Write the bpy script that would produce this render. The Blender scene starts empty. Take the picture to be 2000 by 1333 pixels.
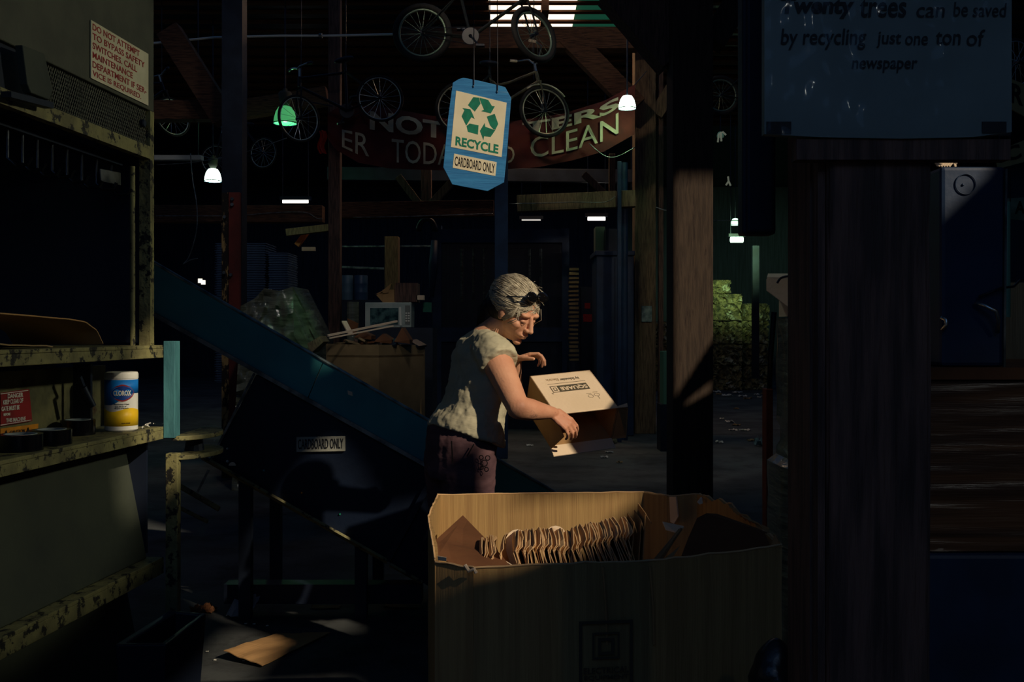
import bpy, bmesh, math, random
from mathutils import Vector, Matrix, Euler, noise
R = random.Random(7)
PI = math.pi
scene = bpy.context.scene
COL = scene.collection
V = Vector

# ---------------------------------------------------------------- camera
F = 2000 * 35 / 36.0          # focal length in pixels of the 2000 px frame
H = 1.47                      # camera height
HY = 648.0                    # horizon row
cam_d = bpy.data.cameras.new('camera')
cam_d.lens = 35; cam_d.sensor_width = 36
cam_d.shift_y = -(666.5 - HY) / 2000.0
cam_d.clip_start = 0.05; cam_d.clip_end = 200
cam = bpy.data.objects.new('camera', cam_d)
cam.location = (0, 0, H); cam.rotation_euler = (PI / 2, 0, 0)
COL.objects.link(cam); scene.camera = cam

# ---------------------------------------------------------------- exposure and world
scene.view_settings.view_transform = 'Standard'
scene.view_settings.look = 'None'
scene.view_settings.gamma = 1
scene.view_settings.use_curve_mapping = False
scene.view_settings.exposure = 0.0
world = bpy.data.worlds.new('world'); scene.world = world
world.use_nodes = True
wb = world.node_tree.nodes['Background']
wb.inputs[0].default_value = (0.16, 0.38, 0.95, 1)
wb.inputs[1].default_value = 0.028

# ---------------------------------------------------------------- sun and large lights
SUN_TO = V((0.60, -0.60, 0.53)).normalized()
def lamp(name, kind, loc, color, energy, target=None, size=None, size_y=None, spread=None, blend=None, cone=None):
    l = bpy.data.lights.new(name, kind); l.color = color; l.energy = energy
    if kind == 'AREA':
        l.shape = 'RECTANGLE'; l.size = size; l.size_y = size_y or size
        if spread: l.spread = spread
    elif kind == 'SPOT':
        l.spot_size = cone; l.spot_blend = blend or .3; l.shadow_soft_size = size or .05
    elif kind == 'POINT':
        l.shadow_soft_size = size or .05
    o = bpy.data.objects.new(name, l); COL.objects.link(o); o.location = loc
    if target is not None:
        o.rotation_euler = (V(target) - V(loc)).to_track_quat('-Z', 'Y').to_euler()
    return o
sun = lamp('sun', 'SUN', (12, -12, 12), (1.0, .82, .60), 2.9, target=V((12, -12, 12)) - SUN_TO)
sun.data.angle = math.radians(.9)
# unseen spot off to the right, falling on the machine face and the rack
press_spot = lamp('press_spot', 'SPOT', (3.0, 3.3, 2.95), (1, .97, .72), 135, target=(-1.45, 3.05, 1.76), size=.10, cone=math.radians(30), blend=.3)
# added blue fill behind the camera, standing in for open-side sky light
front_fill = lamp('open_side_fill', 'AREA', (-.3, -3.2, 4.2), (.18, .44, 1.0), 13, target=(-.2, 4, 1.2), size=4.0, size_y=2.2)
roof_fill = lamp('roof_blue_fill', 'AREA', (1, 19, 6.25), (.18, .42, 1.0), 100, target=(1, 19, 0), size=24, size_y=26)  # broad blue fill added under the roof to lift the dark interior
floor_fill = lamp('far_floor_fill', 'SPOT', (1.4, 9.4, 6.1), (1, .96, .86), 120, target=(.9, 11.8, 0), size=.15, cone=math.radians(58), blend=.8)  # added spot that brightens the far floor
stack_fill = lamp('stack_fill', 'SPOT', (2.9, .2, 2.9), (.95, .97, .9), 13, target=(1.80, 2.95, .86), size=.04, cone=math.radians(27), blend=.6)  # added spot that brightens the wrapped stock at the right edge
post_fill = lamp('post_fill', 'SPOT', (2.95, 9.5, 3.3), (1, .90, .72), 34, target=(1.7, 14.3, 2.0), size=.1, cone=math.radians(34), blend=.8)  # unseen spot added to brighten the yellow-brown post
wrap_fill = lamp('wrap_fill', 'SPOT', (.1, 5.3, 4.4), (.9, 1, .85), 22, target=(1.22, 4.42, 1.15), size=.05, cone=math.radians(36), blend=.7)  # spot added for the film-wrapped stack, no fixture there
roof_left_fill = lamp('roof_left_fill', 'SPOT', (-1.2, 5.6, 5.0), (1, .84, .70), 26, target=(-3.3, 11, 4.5), size=.12, cone=math.radians(44), blend=.8)  # spot added to bring out the upper-left beams
film_glint_fill = lamp('film_glint_fill', 'POINT', (.9, -1.4, 2.9), (.95, 1, .95), 3, size=.03)  # small lamp added behind the camera for glints on the film
# added spot that brightens the midground at left
midground_fill = lamp('midground_fill', 'SPOT', (-.6, 5.8, 5.9), (1, .92, .82), 95, target=(-2.8, 10.2, 1.9), size=.15, cone=math.radians(62), blend=.8)

# ---------------------------------------------------------------- helpers
def P(px, py, Y):
    return V(((px - 1000) / F * Y, Y, H - (py - HY) / F * Y))
ORG = {}
def org(o): return ORG.get(o.name, V((0, 0, 0))) if o is not None else V((0, 0, 0))
def tag(o, label=None, cat=None, group=None, kind=None):
    if label: o['label'] = label
    if cat: o['category'] = cat
    if group: o['group'] = group
    if kind: o['kind'] = kind
    return o
def thing(name, label, cat, loc=(0, 0, 0), group=None):
    o = bpy.data.objects.new(name, None); COL.objects.link(o)
    o.location = loc; o.empty_display_size = .1; ORG[o.name] = V(loc)
    return tag(o, label, cat, group)
class MB:
    def __init__(s): s.v = []; s.f = []
    def add(s, vs, fs):
        n = len(s.v); s.v += [V(v) for v in vs]; s.f += [tuple(n + i for i in f) for f in fs]; return s
    def box(s, c, size, M=None):
        x, y, z = [a / 2 for a in size]; c = V(c)
        vs = [V((a * x, b * y, d * z)) for a in (-1, 1) for b in (-1, 1) for d in (-1, 1)]
        if M is not None: vs = [M @ v for v in vs]
        return s.add([v + c for v in vs], [(0, 1, 3, 2), (4, 6, 7, 5), (0, 4, 5, 1), (2, 3, 7, 6), (0, 2, 6, 4), (1, 5, 7, 3)])
    def b2(s, x0, x1, y0, y1, z0, z1):
        return s.box(((x0 + x1) / 2, (y0 + y1) / 2, (z0 + z1) / 2), (abs(x1 - x0), abs(y1 - y0), abs(z1 - z0)))
    def bar(s, p0, p1, w, h, up=(0, 0, 1)):
        p0 = V(p0); p1 = V(p1); d = (p1 - p0); L = d.length; d.normalize(); up = V(up)
        if abs(d.dot(up)) > .98: up = V((1, 0, 0)) if abs(d.x) < .9 else V((0, 1, 0))
        sd = d.cross(up).normalized(); u = sd.cross(d)
        M = Matrix((sd, d, u)).transposed()
        return s.box((p0 + p1) / 2, (w, L, h), M)
    def prism(s, pts, vec):
        pts = [V(p) for p in pts]; vec = V(vec); n = len(pts)
        vs = pts + [p + vec for p in pts]
        fs = [tuple(range(n)), tuple(reversed(range(n, 2 * n)))] + [(i, i + n, (i + 1) % n + n, (i + 1) % n) for i in range(n)]
        return s.add(vs, fs)
    def tube(s, pts, r, n=8, closed=False, flat=1.0):
        pts = [V(p) for p in pts]; m = len(pts)
        rs = r if isinstance(r, (list, tuple)) else [r] * m
        rings = []; prev = None
        for i in range(m):
            if closed: t = pts[(i + 1) % m] - pts[i - 1]
            else: t = pts[min(i + 1, m - 1)] - pts[max(i - 1, 0)]
            if t.length < 1e-9: t = V((0, 0, 1))
            t.normalize()
            if prev is None:
                a = V((0, 0, 1)) if abs(t.z) < .9 else V((1, 0, 0)); u = t.cross(a).normalized()
            else:
                u = prev - t * prev.dot(t)
                u = u.normalized() if u.length > 1e-6 else t.orthogonal().normalized()
            prev = u; w = t.cross(u)
            rings.append([pts[i] + (u * math.cos(2 * PI * k / n) + w * math.sin(2 * PI * k / n) * flat) * rs[i] for k in range(n)])
        vs = [p for rg in rings for p in rg]; fs = []
        for i in range(m if closed else m - 1):
            j = (i + 1) % m
            for k in range(n):
                fs.append((i * n + k, i * n + (k + 1) % n, j * n + (k + 1) % n, j * n + k))
        if not closed: fs += [tuple(reversed(range(n))), tuple((m - 1) * n + k for k in range(n))]
        return s.add(vs, fs)
    def ell(s, c, abc, fr=None, seg=20, rings=12):
        c = V(c); fr = fr or (V((1, 0, 0)), V((0, 1, 0)), V((0, 0, 1))); vs = []; fs = []
        for i in range(rings + 1):
            th = PI * i / rings
            for k in range(seg):
                ph = 2 * PI * k / seg
                vs.append(c + fr[0] * abc[0] * math.sin(th) * math.cos(ph) + fr[1] * abc[1] * math.sin(th) * math.sin(ph) + fr[2] * abc[2] * math.cos(th))
        for i in range(rings):
            for k in range(seg):
                a = i * seg + k; b = i * seg + (k + 1) % seg
                fs.append((a, a + seg, b + seg, b))
        return s.add(vs, fs)
    def cap(s, p0, p1, r0, r1, n=26):
        p0 = V(p0); p1 = V(p1); d = p1 - p0; L = max(d.length, 1e-5); d = d / L
        pts = []; rs = []
        for k in range(6):
            a = PI / 2 * k / 5; pts.append(p0 - d * r0 * math.cos(a)); rs.append(max(r0 * math.sin(a), 1e-4))
        for k in range(6):
            a = PI / 2 * k / 5; pts.append(p1 + d * r1 * math.sin(a)); rs.append(max(r1 * math.cos(a), 1e-4))
        return s.tube(pts, rs, n)
    def lathe(s, prof, c, ax=(0, 0, 1), n=24):
        ax = V(ax).normalized(); c = V(c); u = ax.orthogonal().normalized(); w = ax.cross(u); m = len(prof)
        vs = [c + ax * z + (u * math.cos(2 * PI * k / n) + w * math.sin(2 * PI * k / n)) * max(r, 1e-4) for r, z in prof for k in range(n)]
        fs = [(i * n + k, i * n + (k + 1) % n, (i + 1) * n + (k + 1) % n, (i + 1) * n + k) for i in range(m - 1) for k in range(n)]
        return s.add(vs, fs)
    def torus(s, c, ax, Rr, r, n=36, m=8):
        ax = V(ax).normalized(); u = ax.orthogonal().normalized(); w = ax.cross(u); c = V(c)
        return s.tube([c + (u * math.cos(2 * PI * k / n) + w * math.sin(2 * PI * k / n)) * Rr for k in range(n)], r, m, closed=True)
    def grid(s, fn, nu, nv, thick=None):
        vs = [fn(i / nu, j / nv) for j in range(nv + 1) for i in range(nu + 1)]
        fs = [(j * (nu + 1) + i, j * (nu + 1) + i + 1, (j + 1) * (nu + 1) + i + 1, (j + 1) * (nu + 1) + i) for j in range(nv) for i in range(nu)]
        if thick is None: return s.add(vs, fs)
        n = len(vs); t = V(thick); vs2 = vs + [v + t for v in vs]
        fs2 = fs + [tuple(reversed([q + n for q in f])) for f in fs]
        bd = [i for i in range(nu + 1)] + [j * (nu + 1) + nu for j in range(1, nv + 1)] + [nv * (nu + 1) + i for i in range(nu - 1, -1, -1)] + [j * (nu + 1) for j in range(nv - 1, 0, -1)]
        for a, b in zip(bd, bd[1:] + bd[:1]): fs2.append((b, a, a + n, b + n))
        return s.add(vs2, fs2)
    def build(s, name, m, parent=None, smooth=False, bevel=0, label=None, cat=None, group=None, kind=None, fix=True, origin=None):
        if parent is not None: o0 = org(parent)
        elif origin is not None: o0 = V(origin)
        elif kind == 'structure': o0 = V((0, 0, 0))
        else:
            xs = [v.x for v in s.v]; ys = [v.y for v in s.v]; zs = [v.z for v in s.v]
            o0 = V(((min(xs) + max(xs)) / 2, (min(ys) + max(ys)) / 2, min(zs)))
        me = bpy.data.meshes.new(name); me.from_pydata([v - o0 for v in s.v], [], s.f); me.update()
        if fix:
            bm = bmesh.new(); bm.from_mesh(me); bmesh.ops.recalc_face_normals(bm, faces=bm.faces); bm.to_mesh(me); bm.free()
        if smooth:
            me.polygons.foreach_set('use_smooth', [True] * len(me.polygons))
            if smooth == 'auto':
                try: me.set_sharp_from_angle(angle=math.radians(40))
                except Exception: pass
        o = bpy.data.objects.new(name, me); COL.objects.link(o)
        ORG[o.name] = o0
        if parent is not None: o.parent = parent
        else: o.location = o0
        if m is not None: me.materials.append(m)
        if bevel:
            b = o.modifiers.new('bevel', 'BEVEL'); b.width = bevel; b.segments = 2; b.limit_method = 'ANGLE'
        return tag(o, label, cat, group, kind)
def remesh(o, vox, smooth=2, fac=.5):
    m = o.modifiers.new('remesh', 'REMESH'); m.mode = 'VOXEL'; m.voxel_size = vox; m.use_smooth_shade = True
    if smooth:
        k = o.modifiers.new('smooth', 'SMOOTH'); k.factor = fac; k.iterations = smooth
def copy_tree(o, parent=None):
    c = o.copy(); COL.objects.link(c)
    if parent is not None: c.parent = parent
    ORG[c.name] = org(o)
    for ch in list(o.children): copy_tree(ch, c)
    return c

# ---------------------------------------------------------------- materials
def sr(r, g, b):
    f = lambda c: (c / 255 / 12.92) if c / 255 <= .04045 else ((c / 255 + .055) / 1.055) ** 2.4
    return (f(r), f(g), f(b), 1)
def mat(name, c1, c2=None, scale=6, rough=.75, metal=0, bump=.15, bscale=40, stretch=(1, 1, 1), lo=.4, hi=.62,
        c3=None, s3=14, t3=.6, w3=.04, emit=None, estr=0, spec=.4, trans=0, alpha=1, coat=0, rvar=0, detail=5):
    m = bpy.data.materials.new(name); m.use_nodes = True; nt = m.node_tree; N = nt.nodes; L = nt.links
    bs = N['Principled BSDF']; c1 = tuple(c1) if len(c1) == 4 else tuple(c1) + (1,)
    bs.inputs['Roughness'].default_value = rough; bs.inputs['Metallic'].default_value = metal
    bs.inputs['Specular IOR Level'].default_value = spec
    if trans: bs.inputs['Transmission Weight'].default_value = trans
    if alpha < 1: bs.inputs['Alpha'].default_value = alpha
    if coat: bs.inputs['Coat Weight'].default_value = coat
    tc = N.new('ShaderNodeTexCoord'); mp = N.new('ShaderNodeMapping'); mp.inputs['Scale'].default_value = stretch
    L.new(tc.outputs['Object'], mp.inputs[0])
    nz = N.new('ShaderNodeTexNoise'); nz.inputs['Scale'].default_value = scale; nz.inputs['Detail'].default_value = detail
    L.new(mp.outputs[0], nz.inputs[0])
    cr = N.new('ShaderNodeValToRGB'); cr.color_ramp.elements[0].position = lo; cr.color_ramp.elements[1].position = hi
    cr.color_ramp.elements[0].color = c1; cr.color_ramp.elements[1].color = c2 or c1
    L.new(nz.outputs[0], cr.inputs[0]); col = cr.outputs[0]
    if c3 is not None:
        n3 = N.new('ShaderNodeTexNoise'); n3.inputs['Scale'].default_value = s3; n3.inputs['Detail'].default_value = 8
        n3.inputs['Roughness'].default_value = .7
        L.new(mp.outputs[0], n3.inputs[0])
        r3 = N.new('ShaderNodeValToRGB'); r3.color_ramp.elements[0].position = t3 - w3; r3.color_ramp.elements[1].position = t3 + w3
        L.new(n3.outputs[0], r3.inputs[0])
        mx = N.new('ShaderNodeMix'); mx.data_type = 'RGBA'; L.new(r3.outputs[0], mx.inputs[0]); L.new(col, mx.inputs[6])
        mx.inputs[7].default_value = c3 if len(c3) == 4 else tuple(c3) + (1,); col = mx.outputs[2]
    L.new(col, bs.inputs['Base Color'])
    if bump:
        nb = N.new('ShaderNodeTexNoise'); nb.inputs['Scale'].default_value = bscale; nb.inputs['Detail'].default_value = 6
        L.new(mp.outputs[0], nb.inputs[0]); bp = N.new('ShaderNodeBump'); bp.inputs['Strength'].default_value = bump; bp.inputs['Distance'].default_value = .01
        L.new(nb.outputs[0], bp.inputs['Height']); L.new(bp.outputs[0], bs.inputs['Normal'])
        if rvar:
            mr = N.new('ShaderNodeMapRange'); mr.inputs[3].default_value = max(0, rough - rvar); mr.inputs[4].default_value = min(1, rough + rvar)
            L.new(nz.outputs[0], mr.inputs[0]); L.new(mr.outputs[0], bs.inputs['Roughness'])
    if emit is not None:
        bs.inputs['Emission Color'].default_value = emit if len(emit) == 4 else tuple(emit) + (1,); bs.inputs['Emission Strength'].default_value = estr
    return m
WOODG = (14, 14, 1.2)
M = {}
M['wood'] = mat('weathered_timber', sr(70, 57, 46), sr(54, 43, 35), 5, .85, bump=.3, bscale=18, stretch=WOODG, c3=sr(40, 28, 24), s3=4, t3=.62)
M['woodx'] = mat('weathered_beam', sr(110, 76, 54), sr(70, 48, 36), 5, .85, bump=.5, bscale=18, stretch=(1.2, 14, 14), c3=sr(40, 28, 24), s3=4, t3=.62)
M['woodb'] = mat('yellow_brown_timber', sr(124, 104, 78), sr(92, 76, 58), 5, .85, bump=.5, bscale=18, stretch=WOODG, c3=sr(45, 34, 26), s3=5, t3=.64)
M['woodd'] = mat('dark_old_timber', sr(112, 84, 72), sr(72, 56, 50), 5, .8, bump=.6, bscale=14, stretch=WOODG)
M['navy'] = mat('dark_navy_paint', sr(30, 54, 84), sr(24, 44, 70), 5, .55, bump=.1)
M['teal'] = mat('teal_steel_paint', sr(64, 150, 152), sr(54, 134, 138), 3, .55, bump=.06, bscale=60)
M['deepblue'] = mat('deep_blue_steel_paint', sr(8, 23, 44), sr(6, 18, 36), 3, .5, bump=.06, bscale=60)
M['olive'] = mat('olive_grey_paint', sr(78, 80, 68), sr(70, 72, 62), 9, .8, bump=.15, bscale=120)
M['olivew'] = mat('worn_olive_paint', sr(132, 128, 84), sr(104, 100, 68), 12, .7, bump=.3, bscale=60, c3=sr(26, 26, 24), s3=22, t3=.56, w3=.02)
M['oliver'] = mat('stained_olive_panel', sr(120, 116, 78), sr(84, 84, 60), 9, .7, bump=.25, bscale=60, c3=sr(70, 34, 28), s3=7, t3=.62, w3=.05)
M['darkolive'] = mat('dark_olive_panel', sr(62, 68, 56), sr(48, 54, 48), 3, .75, bump=.1, bscale=50)
M['tealpaint'] = mat('chipped_teal_paint', sr(70, 128, 134), sr(54, 104, 112), 14, .7, bump=.3, bscale=60, stretch=(1, 1, .3))
M['black'] = mat('black_plastic', sr(20, 28, 44), None, rough=.45, bump=.05)
M['blackm'] = mat('blackened_steel', sr(24, 32, 46), sr(32, 42, 58), 6, .5, metal=.3, bump=.1)
M['steel'] = mat('scratched_steel', sr(150, 154, 150), sr(90, 96, 96), 14, .35, metal=.85, bump=.1)
M['chrome'] = mat('dull_chrome', sr(205, 208, 200), None, rough=.25, metal=.9, bump=.02)
M['rubber'] = mat('tyre_rubber', sr(34, 34, 34), None, rough=.85, bump=.3, bscale=120)
M['cream'] = mat('aged_cream_sign', sr(222, 216, 188), sr(204, 196, 166), 9, .7, bump=.03)
M['redink'] = mat('red_ink', sr(150, 40, 38), None, rough=.8, bump=0)
M['redsign'] = mat('red_sign_paint', sr(150, 34, 38), sr(120, 30, 32), 12, .7, bump=.05, c3=sr(90, 80, 56), s3=16, t3=.62, w3=.02)
M['white'] = mat('white_paint', sr(225, 225, 215), None, rough=.6, bump=.02)
M['ink'] = mat('black_ink', sr(22, 22, 24), None, rough=.8, bump=0)
M['greeni'] = mat('green_ink', sr(12, 128, 100), sr(14, 112, 88), 30, rough=.7, bump=0)
M['caution'] = mat('orange_caution_sticker', sr(232, 150, 32), sr(205, 130, 30), 20, .7, bump=.05)
def card(name, a, b, **k): return mat(name, a, b, 5, .85, bump=.12, bscale=70, spec=.2, **k)
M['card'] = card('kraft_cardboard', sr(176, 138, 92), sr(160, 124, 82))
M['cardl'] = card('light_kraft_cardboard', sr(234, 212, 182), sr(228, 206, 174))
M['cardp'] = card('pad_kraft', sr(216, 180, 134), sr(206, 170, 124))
M['cardd'] = card('brown_cardboard', sr(112, 74, 48), sr(98, 64, 42))
M['cardo'] = card('pale_old_cardboard', sr(150, 128, 92), sr(134, 114, 82))
M['film'] = mat('stretch_film', sr(120, 124, 104), sr(92, 96, 82), 4, .16, bump=1.0, bscale=6, stretch=(1, 1, 6), spec=.9, coat=.6)
M['filmc'] = mat('stretch_film_over_card', sr(112, 78, 52), sr(84, 60, 44), 4, .3, bump=.22, bscale=22, stretch=(.4, .4, 9), spec=.6, coat=.3)
M['paper'] = mat('crumpled_paper', sr(200, 200, 190), None, rough=.8, bump=.3)
def textmesh(s, bold=0.0, shear=0.0, spacing=1.0):
    cu = bpy.data.curves.new('lettering', 'FONT'); cu.body = s; cu.size = 1; cu.offset = bold; cu.shear = shear
    cu.space_character = spacing; cu.align_x = 'LEFT'; cu.resolution_u = 3
    ob = bpy.data.objects.new('lettering', cu); COL.objects.link(ob)
    dg = bpy.context.evaluated_depsgraph_get(); dg.update()
    me = bpy.data.meshes.new_from_object(ob.evaluated_get(dg))
    vs = [v.co.copy() for v in me.vertices]; fs = [tuple(p.vertices) for p in me.polygons]
    bpy.data.objects.remove(ob); bpy.data.curves.remove(cu); bpy.data.meshes.remove(me)
    x0 = min(v.x for v in vs); x1 = max(v.x for v in vs); y0 = min(v.y for v in vs); y1 = max(v.y for v in vs)
    return [((v.x - x0) / (x1 - x0), (v.y - y0) / (y1 - y0)) for v in vs], fs
def text(s, ll, lr, ul, m, parent, name='lettering', bold=0.0, shear=0.0, thick=.0015, label=None, spacing=1.0, fn=None):
    """lettering fitted into the parallelogram ll-lr-ul, raised by thick along its normal"""
    uv, fs = textmesh(s, bold, shear, spacing)
    if fn is None:
        ll = V(ll); a = V(lr) - ll; b = V(ul) - ll; n = a.cross(b).normalized() * thick
        top = [ll + a * u + b * v + n for u, v in uv]; bot = [ll + a * u + b * v for u, v in uv]
    else:
        top = [fn(u, v)[1] for u, v in uv]; bot = [fn(u, v)[0] for u, v in uv]
    k = len(uv); edges = {}
    for f in fs:
        for a_, b_ in zip(f, f[1:] + f[:1]): edges[(a_, b_)] = 1
    sides = [(a_, b_, b_ + k, a_ + k) for (a_, b_) in edges if (b_, a_) not in edges]
    mb = MB(); mb.add(top + bot, list(fs) + sides)
    return mb.build(name, m, parent, fix=False, label=label)
def poly_on(pts, o, ax, ay, n, thick, m, name, parent, label=None):
    """flat polygons given in sheet coordinates raised on a surface"""
    mb = MB()
    for pl in pts: mb.prism([o + ax * x + ay * y for x, y in pl], n * thick)
    return mb.build(name, m, parent, label=label)
# ================================================================ the building
fl = MB(); fl.b2(-12, 14, -6, 34, -.2, 0)
M['floor'] = mat('worn_concrete', sr(72, 76, 76), sr(50, 54, 56), 1.3, .8, bump=.5, bscale=9, c3=sr(34, 35, 36), s3=2.2, t3=.56, w3=.08, rvar=.15)
fl.build('floor', M['floor'], kind='structure')
M['tin'] = mat('dark_corrugated_roof', sr(54, 68, 76), sr(36, 48, 56), 3, .38, metal=.5, bump=.9, bscale=2.0, stretch=(.25, 9, 1))
sx0, sx1, sy0, sy1 = -.35, .98, 14.7, 16.7            # roof light opening
sg1 = 1.75
ce = MB()
for a in ((-12, sx0, 3, 34), (sg1, 14, 3, 34), (sx0, sg1, 3, sy0), (sx0, sg1, sy1, 34)): ce.b2(a[0], a[1], a[2], a[3], 6.4, 6.5)
ce.build('ceiling', M['tin'], kind='structure')
M['sky1'] = mat('daylit_fibreglass', (.9, .9, .8, 1), None, emit=(1, .80, .60), estr=1.7, bump=0)
M['sky2'] = mat('green_fibreglass', (.1, .5, .35, 1), None, emit=(.05, .42, .24), estr=.10, bump=0)
mb = MB(); mb.b2(sx0, sx1, sy0, sy1, 6.44, 6.47); mb.build('window_1', M['sky1'], kind='structure')
mb = MB(); mb.b2(sx1, sg1, sy0, sy1, 6.44, 6.47); mb.build('window_2', M['sky2'], kind='structure')
M['board'] = mat('roof_board_wood', sr(104, 66, 40), sr(70, 44, 30), 5, .8, bump=.4, stretch=(1.2, 14, 14))
k = 1
for yy in [12.6 + .42 * i for i in range(5)] + [14.88, 15.3, 15.78, 16.3] + [16.8 + .6 * i for i in range(12)]:
    mb = MB(); w = .13 if 14.5 < yy < 16.4 else .2
    mb.b2(-9, 9, yy - w / 2, yy + w / 2, 6.37 if w < .15 else 6.33, 6.398); mb.build('trim_%d' % k, M['board'], kind='structure'); k += 1
mb = MB(); a = P(1056, 0, 15.3).x; b = P(1070, 0, 15.3).x; mb.b2(a, b, 14.8, 16.8, 6.25, 6.43); mb.build('trim_%d' % k, M['board'], kind='structure')
M['tinwall'] = mat('dark_siding', sr(46, 56, 74), sr(32, 42, 58), 3, .7, bump=.5, bscale=6, stretch=(6, 6, .3))
mb = MB(); mb.b2(-12.1, -12, -6, 34, 0, 6.4); mb.build('wall_left', M['tinwall'], kind='structure')
mb = MB(); mb.b2(-12, 14, 34, 34.1, 0, 6.4); mb.build('wall_back', M['tinwall'], kind='structure')
mb = MB(); mb.b2(14, 14.1, -6, 34, 0, 6.4); mb.b2(3.26, 14, 6, 6.08, 0, 6.4); mb.build('wall_far_right', M['tinwall'], kind='structure')
# unseen plank wall added to shape the sun, openings cut for each lit patch
HOLES = [[(-1.25, 3.92), (-1.05, 3.80), (-.7, 3.65), (0, 3.43), (.42, 3.42), (.45, 3.5), (.85, 3.5), (1.15, 3.52), (1.38, 3.72), (1.38, 3.86), (1.14, 4.03), (1.08, 4.24), (.98, 4.46), (.88, 4.62), (.76, 4.62), (.6, 4.56), (.50, 4.46), (.38, 4.26), (.38, 4.05), (.52, 4.0), (.52, 3.72), (.42, 3.72), (.40, 4.0), (.36, 4.02), (.3, 4.1), (-1.25, 4.15)],
         [(.8, 4.95), (1.7, 4.95), (1.7, 5.8), (.8, 5.8)],
         [(5.23, 2.72), (5.60, 2.96), (5.60, 5.0), (5.23, 5.0)],
         [(5.31, 2.65), (5.55, 2.57), (5.55, 2.69), (5.31, 2.71)],
         [(-1.13, 4.85), (-.66, 4.85), (-.66, 5.5), (-1.13, 5.5)]]
BLOCKS = [[(-.12, 3.80), (.346, 3.81), (.80, 3.58), (.9, 3.5), (.9, 3.40), (.42, 3.38), (.36, 3.45)]]  # solid wedge left in the opening to shade the floor
def spans(poly, x):
    ys = []
    for a, b in zip(poly, poly[1:] + poly[:1]):
        if (a[0] <= x) != (b[0] <= x): ys.append(a[1] + (b[1] - a[1]) * (x - a[0]) / (b[0] - a[0]))
    ys.sort(); return list(zip(ys[::2], ys[1::2]))
mb = MB(); w = .04; z = -5.0
while z < 6.0:
    op = sorted(sp for h in HOLES for sp in spans(h, z + w / 2)); lo = 0
    bl = [sp for h in BLOCKS for sp in spans(h, z + w / 2)]
    cut = []
    for a, b in op:
        for c, d in bl:
            if c < b and d > a:
                if c > a: cut.append((a, c))
                a = d
        if b > a: cut.append((a, b))
    for a, b in cut:
        if a > lo: mb.b2(3.2, 3.26, z, z + w, lo, a)
        lo = b
    mb.b2(3.2, 3.26, z, z + w, lo, 9.0); z += w
mb.build('wall_sun_mask', M['woodd'], kind='structure')

# ---------------------------------------------------------------- timber posts, beams and braces
def post(px0, px1, Y, ztop, m, name, label, zbot=0, depth=None, group=None, cat='post', tilt=0):
    a = P(px0, 0, Y).x; b = P(px1, 0, Y).x; d = depth or abs(b - a)
    mb = MB(); n = 10
    for i in range(n):
        z0 = zbot + (ztop - zbot) * i / n; z1 = zbot + (ztop - zbot) * (i + 1) / n
    mb.b2(a, b, Y, Y + d, zbot, ztop)
    return mb.build(name, m, label=label, cat=cat, group=group, bevel=.006)
def beam(p0, p1, h, d, m, name, label, cat='beam', group=None):
    mb = MB(); mb.bar(p0, p1, d, h); return mb.build(name, m, label=label, cat=cat, group=group, bevel=.006)
post(1240, 1281, 14.3, 5.75, M['woodb'], 'timber_post', 'tall yellow-brown square timber post left of the wider post, small notice stuck on it')
mb = MB(); a = P(1253, 598, 14.285); b = P(1273, 629, 14.285); mb.b2(a.x, b.x, 14.27, 14.299, b.z, a.z); nt = mb.build('paper_notice', mat('notice_paper', sr(150, 170, 160), sr(60, 90, 90), 9, .6), label='small pale notice stuck on the yellow-brown timber post', cat='notice')
o = post(1314, 1393, 7.3, 6.4, M['wood'], 'timber_post', 'wide reddish-brown square timber post crossed by a diagonal shadow')
post(1286, 1296, 14.45, 5.6, M['woodd'], 'steel_upright', 'thin dark upright just right of the yellow-brown timber post', depth=.08)
# near pillar
a = .35; b = P(1823, 0, 1.1).x
mb = MB(); n = 40; pts = []
for i in range(n + 1):
    z = 6.3 * i / n; e = .004 * noise.noise(V((z * 6, 3, 1))) + (.012 if .55 < z < .8 else 0) * noise.noise(V((z * 9, 0, 5)))
    pts.append((z, e))
prof = [V((b + e, 1.1, z)) for z, e in pts] + [V((a, 1.1, z)) for z, e in reversed(pts)]
mb.prism(prof, (0, .16, 0)); mb.build('timber_pillar', M['woodd'], label='massive near-black timber pillar in the right foreground under the lettered board', cat='pillar', bevel=.008)
mb = MB(); mb.b2(.338, .349, 1.13, 1.22, 0, 6.3); mb.b2(.341, .349, 1.11, 1.1295, 0, 6.3)
mb.build('timber_plank', M['woodd'], label='dark plank fixed up the left edge of the massive near pillar', cat='plank')
# steel post at left with guard
t = thing('steel_post', 'dark steel column left of centre with a red-brown guard angle and flaking cream strip', 'post', P(453, HY, 10) * V((1, 1, 0)))
mb = MB(); mb.b2(P(432, 0, 10).x, P(472, 0, 10).x, 10.02, 10.2, 0, 6.39); mb.build('column', M['blackm'], t)
zt = P(0, 377, 10).z
mb = MB(); mb.b2(P(449, 0, 10).x, P(470, 0, 10).x, 9.96, 10.018, 0, zt); mb.build('guard_angle', mat('red_brown_primer', sr(112, 44, 38), sr(84, 34, 30), 4, .7), t, label='red-brown guard angle')
mb = MB(); mb.b2(P(434, 0, 10).x, P(448.6, 0, 10).x, 9.98, 10.018, 0, zt); mb.build('guard_strip', mat('flaking_cream_paint', sr(34, 28, 26), None, 5, .8, c3=sr(170, 140, 90), s3=5, t3=.54, w3=.02, stretch=(3, 3, 1)), t, label='flaking cream and rust strip')
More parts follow.
